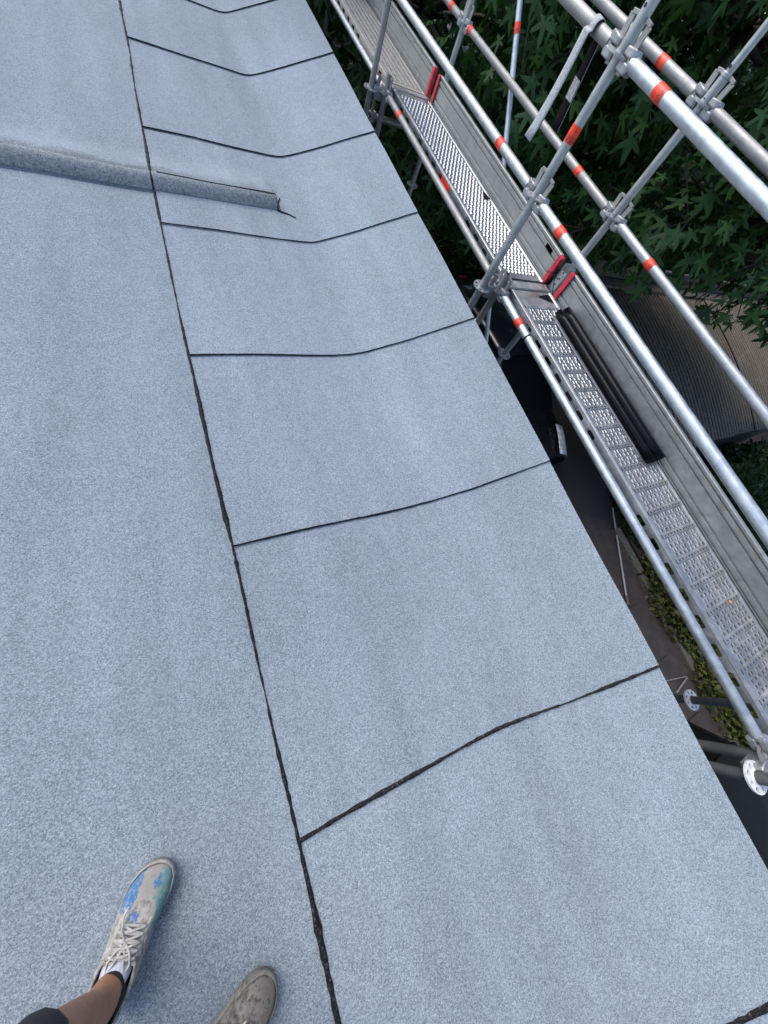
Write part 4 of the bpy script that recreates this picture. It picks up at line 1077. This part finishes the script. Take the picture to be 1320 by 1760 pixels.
for s_ in (1, -1):
    a = nv(NECK + LV * .17 * s_ + Vector((0, 0, -.07)), .072, ch); nv(NECK + LV * .215 * s_ - FV * .025 + Vector((0, 0, -.24)), .062, a)
skin('shirt', V, Ed, Rd, wst, M['shirt'])
hc = NECK + FV * .02 + Vector((0, 0, .215))
bmh = bmesh.new(); bmesh.ops.create_uvsphere(bmh, u_segments=20, v_segments=12, radius=.1)
for v in bmh.verts:
    if v.co.z < -.01 and v.co.dot(FV) > -.02: v.co *= .8
    v.co.z *= .95
me = bpy.data.meshes.new('hair'); bmh.to_mesh(me); bmh.free(); me.materials.append(M['hair']); me.shade_smooth(); o = bpy.data.objects.new('hair', me); COL.objects.link(o); o.parent = person; o.location = hc - Vector(person.location) - FV * .01
for s_ in (-1, 1):
    MB().tube(NECK + FV * .118 + LV * .03 * s_ + Vector((0, 0, .182)), NECK + FV * .126 + LV * .03 * s_ + Vector((0, 0, .182)), .010, .006, n=12).build('eye', M['white_paint'], person, smooth=60)
    MB().box(NECK + LV * .085 * s_ + FV * .03 + Vector((0, 0, .17)), (.02, .03, .055)).build('ear', M['skin'], person, bevel=.008, segs=3)
MB().box(NECK + FV * .120 + Vector((0, 0, .108)), (.03, .03, .010)).build('mouth', mat_plain('lips', (.2, .07, .05), .5), person, bevel=.004)

# ---- trainers
def mat_shoe(name, patches, base=(.52, .49, .44), dirt=(.13, .105, .085), dirt_amt=.5, toe=.14):
    """patches: list of (centre in shoe space, radii, colour)"""
    m, nt, b = newmat(name); g = NG(nt); v = g.coord()
    weave = g.n('ShaderNodeTexWave'); weave.inputs['Scale'].default_value = 210; weave.inputs['Distortion'].default_value = 1.5; g.link(v, weave.inputs['Vector'])
    n = g.noise(v, 26, 5, .7); nf = g.noise(v, 120, 4, .7)
    c = g.mix(g.ramp(n, [(.35, 0.), (.7, 1.)]), base, tuple(min(1, x * 1.35) for x in base))
    sp = g.n('ShaderNodeSeparateXYZ'); g.link(v, sp.inputs[0])
    # ground-in dirt, more of it towards the toe where the shoe is scuffed
    dm = g.math('MULTIPLY', g.ramp(g.math('ADD', g.math('MULTIPLY', n, .6), g.math('MULTIPLY', nf, .4)), [(.42, 0.), (.58, 1.)]), dirt_amt)
    tm = g.math('MULTIPLY', g.ramp(g.math('ADD', sp.outputs[0], g.math('MULTIPLY', nf, .06)), [(toe + .02, 0.), (toe + .10, 1.)]), .55)
    c = g.mix(g.math('MAXIMUM', dm, tm), c, dirt)
    for cen, rr, col in patches:
        mp = g.n('ShaderNodeMapping'); mp.vector_type = 'TEXTURE'; mp.inputs['Location'].default_value = cen; mp.inputs['Scale'].default_value = rr; g.link(v, mp.inputs['Vector'])
        ln = g.n('ShaderNodeVectorMath', operation='LENGTH'); g.link(mp.outputs[0], ln.inputs[0])
        msk = g.ramp(g.math('MULTIPLY', g.math('ADD', ln.outputs['Value'], g.math('MULTIPLY', g.noise(v, 75, 5, .75), 1.9)), .5), [(.90, 1.), (.97, 0.)])
        wear = g.ramp(nf, [(.38, .25), (.55, .92)])
        c = g.mix(g.math('MULTIPLY', msk, wear), c, col)
    g.link(c, b.inputs['Base Color']); b.inputs['Roughness'].default_value = .85
    g.bump(g.math('ADD', weave.outputs['Fac'], g.math('MULTIPLY', nf, 1.5)), .6, .003, b); return m
def shoe(nm, ank, fd, matu, matl, label):
    sd_ = Vector((-fd.y, fd.x, 0)); o0 = Vector((ank.x, ank.y, .008)) - fd * .064       # heel end
    LEN = .300
    root = bpy.data.objects.new('shoe', None); COL.objects.link(root); root.parent = person; root['label'] = label
    root.location = o0 - Vector(person.location); root.rotation_euler = (0, 0, math.atan2(fd.y, fd.x))
    inward = -1 if nm == 'L' else 1            # +y is the wearer's left
    def hw(t): return float(np.interp(t, [0, .06, .2, .4, .55, .7, .82, .92, .975, 1.0], [.024, .040, .0470, .0470, .0485, .0540, .053, .043, .027, .007]))
    def cy(t): return inward * float(np.interp(t, [0, .3, .55, .8, 1], [0, .001, .000, .004, .014]))
    def top(t): return float(np.interp(t, [0, .05, .18, .30, .40, .50, .62, .75, .88, .96, 1], [.096, .096, .084, .090, .100, .096, .084, .070, .058, .047, .032]))
    def put(mb, name, mat, parent=root, **k):
        # verts are in shoe space: build() subtracts the parent's world location only, so add it back
        off_ = Vector(parent_world(parent)); mb.v = [tuple(Vector(p) + off_) for p in mb.v]; return mb.build(name, mat, parent, **k)
    ts = [0, .02, .05, .1, .17, .25, .33, .38, .43, .48, .55, .62, .69, .76, .82, .87, .91, .945, .97, .99, 1.0]
    # sole
    m = MB(); rows = []
    for t in ts:
        w_ = hw(t) + .0035; c = cy(t); x = t * LEN; lift = .010 * max(0, (t - .8) / .2) ** 2
        rows.append([(x, c - w_ * .9, lift), (x, c - w_, .006 + lift), (x, c - w_ * .985, .026 + lift * .6 - .004 * t), (x, c + w_ * .985, .026 + lift * .6 - .004 * t), (x, c + w_, .006 + lift), (x, c + w_ * .9, lift), (x, c - w_ * .9, lift)])
    m.grid(rows); put(m, 'sole', matl, smooth=50)
    # upper
    m = MB(); rows = []; K = 21
    for t in ts:
        w_ = hw(t); c = cy(t); x = t * LEN; H = top(t); row = []
        op = float(np.interp(t, [0, .02, .10, .30, .40, .455, .47], [.30, .60, .92, .98, .86, .45, 0]))      # half angle of the opening
        for k in range(K):
            q = k / (K - 1) * 2 - 1               # -1..1 across
            a = q * (math.pi / 2) * 1.0
            if op > 0: a = math.copysign(op * 1.0 + abs(q) * (math.pi / 2 - op), q) if abs(q) > 1e-6 else op
            px = math.sin(a); pz = math.cos(a)
            e = .62
            yv = math.copysign(abs(px) ** e, px) * w_; zv = .020 + (H - .020) * min(1, abs(pz) / max(.2, math.cos(op))) ** .8
            row.append((x, c + yv, zv))
        rows.append(row)
    vs_rows = rows; n_open = sum(1 for t in ts if t < .47)
    mid = K // 2
    for i in range(len(rows) - 1):
        for j in range(K - 1):
            if i < n_open - 1 and j in (mid - 1, mid): continue
            a_, b_, c_, d_ = rows[i][j], rows[i][j + 1], rows[i + 1][j + 1], rows[i + 1][j]
            m.add([a_, b_, c_, d_], [(0, 1, 2, 3)])
    up = put(m, 'upper', matu, smooth=60)
    bmx = bmesh.new(); bmx.from_mesh(up.data); bmesh.ops.remove_doubles(bmx, verts=bmx.verts, dist=.0004); bmesh.ops.recalc_face_normals(bmx, faces=bmx.faces); bmx.to_mesh(up.data); bmx.free(); up.data.shade_smooth()
    sdm = up.modifiers.new('solid', 'SOLIDIFY'); sdm.thickness = .004; sdm.offset = -1
    # collar roll round the opening
    lft = [rows[i][mid - 1] for i in range(n_open)]; rgt = [rows[i][mid + 1] for i in range(n_open)]
    loop = lft + [rows[n_open - 1][mid]] + list(reversed(rgt)); m = MB(); m.path(loop, .0042, 8); put(m, 'collar', matu, smooth=60)
    # toe bumper
    m = MB(); rr = []; tt = ts[12:]
    for s_ in (-1, 1):
        for t in (tt if s_ < 0 else tt[::-1]):
            w_ = hw(t) + .0024; c = cy(t); rr.append([(t * LEN + .002, c + s_ * w_, .016), (t * LEN + .001, c + s_ * w_ * .985, .036 + .008 * max(0, (t - .7) / .3))])
    m.grid(rr[::1]); put(m, 'toe_guard', matl, smooth=60, solid=.002)
    # tongue
    m = MB(); rows2 = []
    for e in np.linspace(0, 1, 9):
        x = LEN * (.52 - .20 * e); z0 = .092 + .036 * e ** 1.2; wd = .022 + .012 * math.sin(min(1, e * 1.1) * math.pi * .75) * (1 if e < .95 else .75)
        rows2.append([(x - .010 * (q * q) * 0, cy(.4) + wd * q, z0 - .020 * q * q) for q in np.linspace(-1, 1, 9)])
    m.grid(rows2); put(m, 'tongue', M['tongue'], smooth=60, solid=.006)
    # laces: cross bars, crossing diagonals and a loose bow
    def surf(t, q): 
        w_ = hw(t); H = top(t) + .0055; a = q * math.pi / 2
        return Vector((t * LEN, cy(t) + math.copysign(abs(math.sin(a)) ** .62, a) * w_, .020 + (H - .020) * math.cos(a) ** .8))
    LP = [(.46, .34), (.505, .32), (.55, .30), (.595, .28), (.64, .26)]
    for i, (t, q) in enumerate(LP):
        m = MB(); m.path([surf(t, -q), surf(t + .005, -q * .4) + Vector((0, 0, .003)), surf(t + .005, q * .4) + Vector((0, 0, .003)), surf(t, q)], .0030, 8); put(m, 'lace', M['lace'], smooth=60)
        if i < len(LP) - 1:
            t2, q2 = LP[i + 1]
            for s_ in (-1, 1):
                m = MB(); m.path([surf(t, s_ * q) + Vector((0, 0, .002)), surf((t + t2) / 2, 0) + Vector((0, 0, .005 + .002 * s_)), surf(t2, -s_ * q2) + Vector((0, 0, .002))], .0027, 8); put(m, 'lace', M['lace'], smooth=60)
    for s_ in (-1, 1):
        # eyestay overlay down each side of the lacing
        m = MB(); m.grid([[surf(t, s_ * (q + .03)) - Vector((0, 0, .004)), surf(t, s_ * (q + .14)) - Vector((0, 0, .0035)), surf(t, s_ * (q + .24)) - Vector((0, 0, .0042))] for t, q in [(.43, .36)] + LP + [(.68, .24)]]); put(m, 'eyestay', matl, smooth=60, solid=.0015)
        # side stripes
        for t0, t1 in ((.30, .46), (.36, .54)):
            m = MB(); m.grid([[surf(t0 + (t1 - t0) * e, s_ * (.90 - .42 * e)) - Vector((0, 0, .004)) + Vector((0, s_ * .0012, 0)), surf(t0 + .035 + (t1 - t0) * e, s_ * (.90 - .42 * e)) - Vector((0, 0, .004)) + Vector((0, s_ * .0012, 0))] for e in np.linspace(0, 1, 7)]); put(m, 'side_stripe', M['lace'], smooth=60, solid=.0012)
    m = MB(); p0 = surf(.55, 0) + Vector((0, 0, .004))
    for s_, sp_ in ((-1, .05), (1, .04)):
        pts = [p0, p0 + Vector((-.012, s_ * .016, .006)), p0 + Vector((-.035, s_ * .026, .001)), p0 + Vector((-.052, s_ * .020, .004)), p0 + Vector((-.030, s_ * .010, .007)), p0]
        m.path(pts, .0026, 7)
    m.path([p0, p0 + Vector((.02, .02, .0)), p0 + Vector((.045, .030, -.008)), p0 + Vector((.06, .026, -.014))], .0024, 7)
    put(m, 'bow', M['lace'], smooth=60)
    # sock cuff with its little yellow mark
    m = MB(); rows3 = []
    for z, k in ((.045, 1.0), (.085, 1.0), (.118, .95), (.124, .86)):
        rows3.append([(.066 + .060 * k * math.cos(a) * (1.0 if math.cos(a) > 0 else .92) , 0.0395 * k * math.sin(a), z + .006 - .010 * math.cos(a) * (z > .1)) for a in np.linspace(0, 2 * math.pi, 25)])
    m.grid(rows3); so = put(m, 'sock', M['sock'], smooth=60)
    ys_ = -.0352 if nm == 'L' else .0352
    m = MB(); c0 = Vector((.100, ys_ * .86, .088)); m.path([c0 + Vector((.010, 0, .008)), c0 + Vector((-.006, 0, .010)), c0 + Vector((-.012, 0, -.004)), c0 + Vector((.004, 0, -.006)), c0 + Vector((.010, 0, .008))], .0018, 6); put(m, 'sock_mark', M['yellow'], smooth=60)
    return root
M['lace'] = mat_plain('lace', (.36, .34, .31), .85, var=.35, vscale=60, bump=.3)
M['tongue'] = mat_plain('tongue_fabric', (.40, .40, .46), .85, var=.14, vscale=90, bump=.3)
M['yellow'] = mat_plain('yellow_thread', (.65, .50, .03), .7)
BLUE, TEAL = (.045, .17, .36), (.08, .28, .28)
su1 = mat_shoe('trainer_upper_painted', [((.232, .036, .045), (.052, .022, .03), BLUE), ((.225, .030, .06), (.022, .012, .03), BLUE), ((.245, -.038, .04), (.056, .024, .03), TEAL), ((.200, -.044, .04), (.04, .018, .03), TEAL), ((.262, -.020, .045), (.016, .012, .03), BLUE), ((.203, .006, .075), (.010, .014, .02), (.03, .15, .45)), ((.285, .028, .03), (.012, .012, .03), BLUE)], toe=.18, dirt=(.13, .105, .085), dirt_amt=.8)
sl1_ = mat_shoe('trainer_sole', [((.22, -.05, .02), (.06, .012, .03), TEAL)], base=(.52, .49, .44), dirt_amt=.5, toe=.22)
su2 = mat_shoe('trainer_upper_muddy', [((.25, -.052, .02), (.04, .010, .02), (.25, .45, .42)), ((.21, .0, .07), (.018, .012, .03), (.62, .56, .48)), ((.265, -.034, .04), (.014, .012, .03), (.22, .13, .09))], base=(.27, .24, .205), dirt=(.050, .043, .036), dirt_amt=.95, toe=.21)
sl2_ = mat_shoe('trainer_sole_muddy', [], base=(.34, .31, .27), dirt=(.07, .06, .05), dirt_amt=.8, toe=.20)
shoe('L', *FEET['L'], su1, sl1_, 'white trainer with blue and teal paint stains')
shoe('R', *FEET['R'], su2, sl2_, 'mud-stained grey trainer')
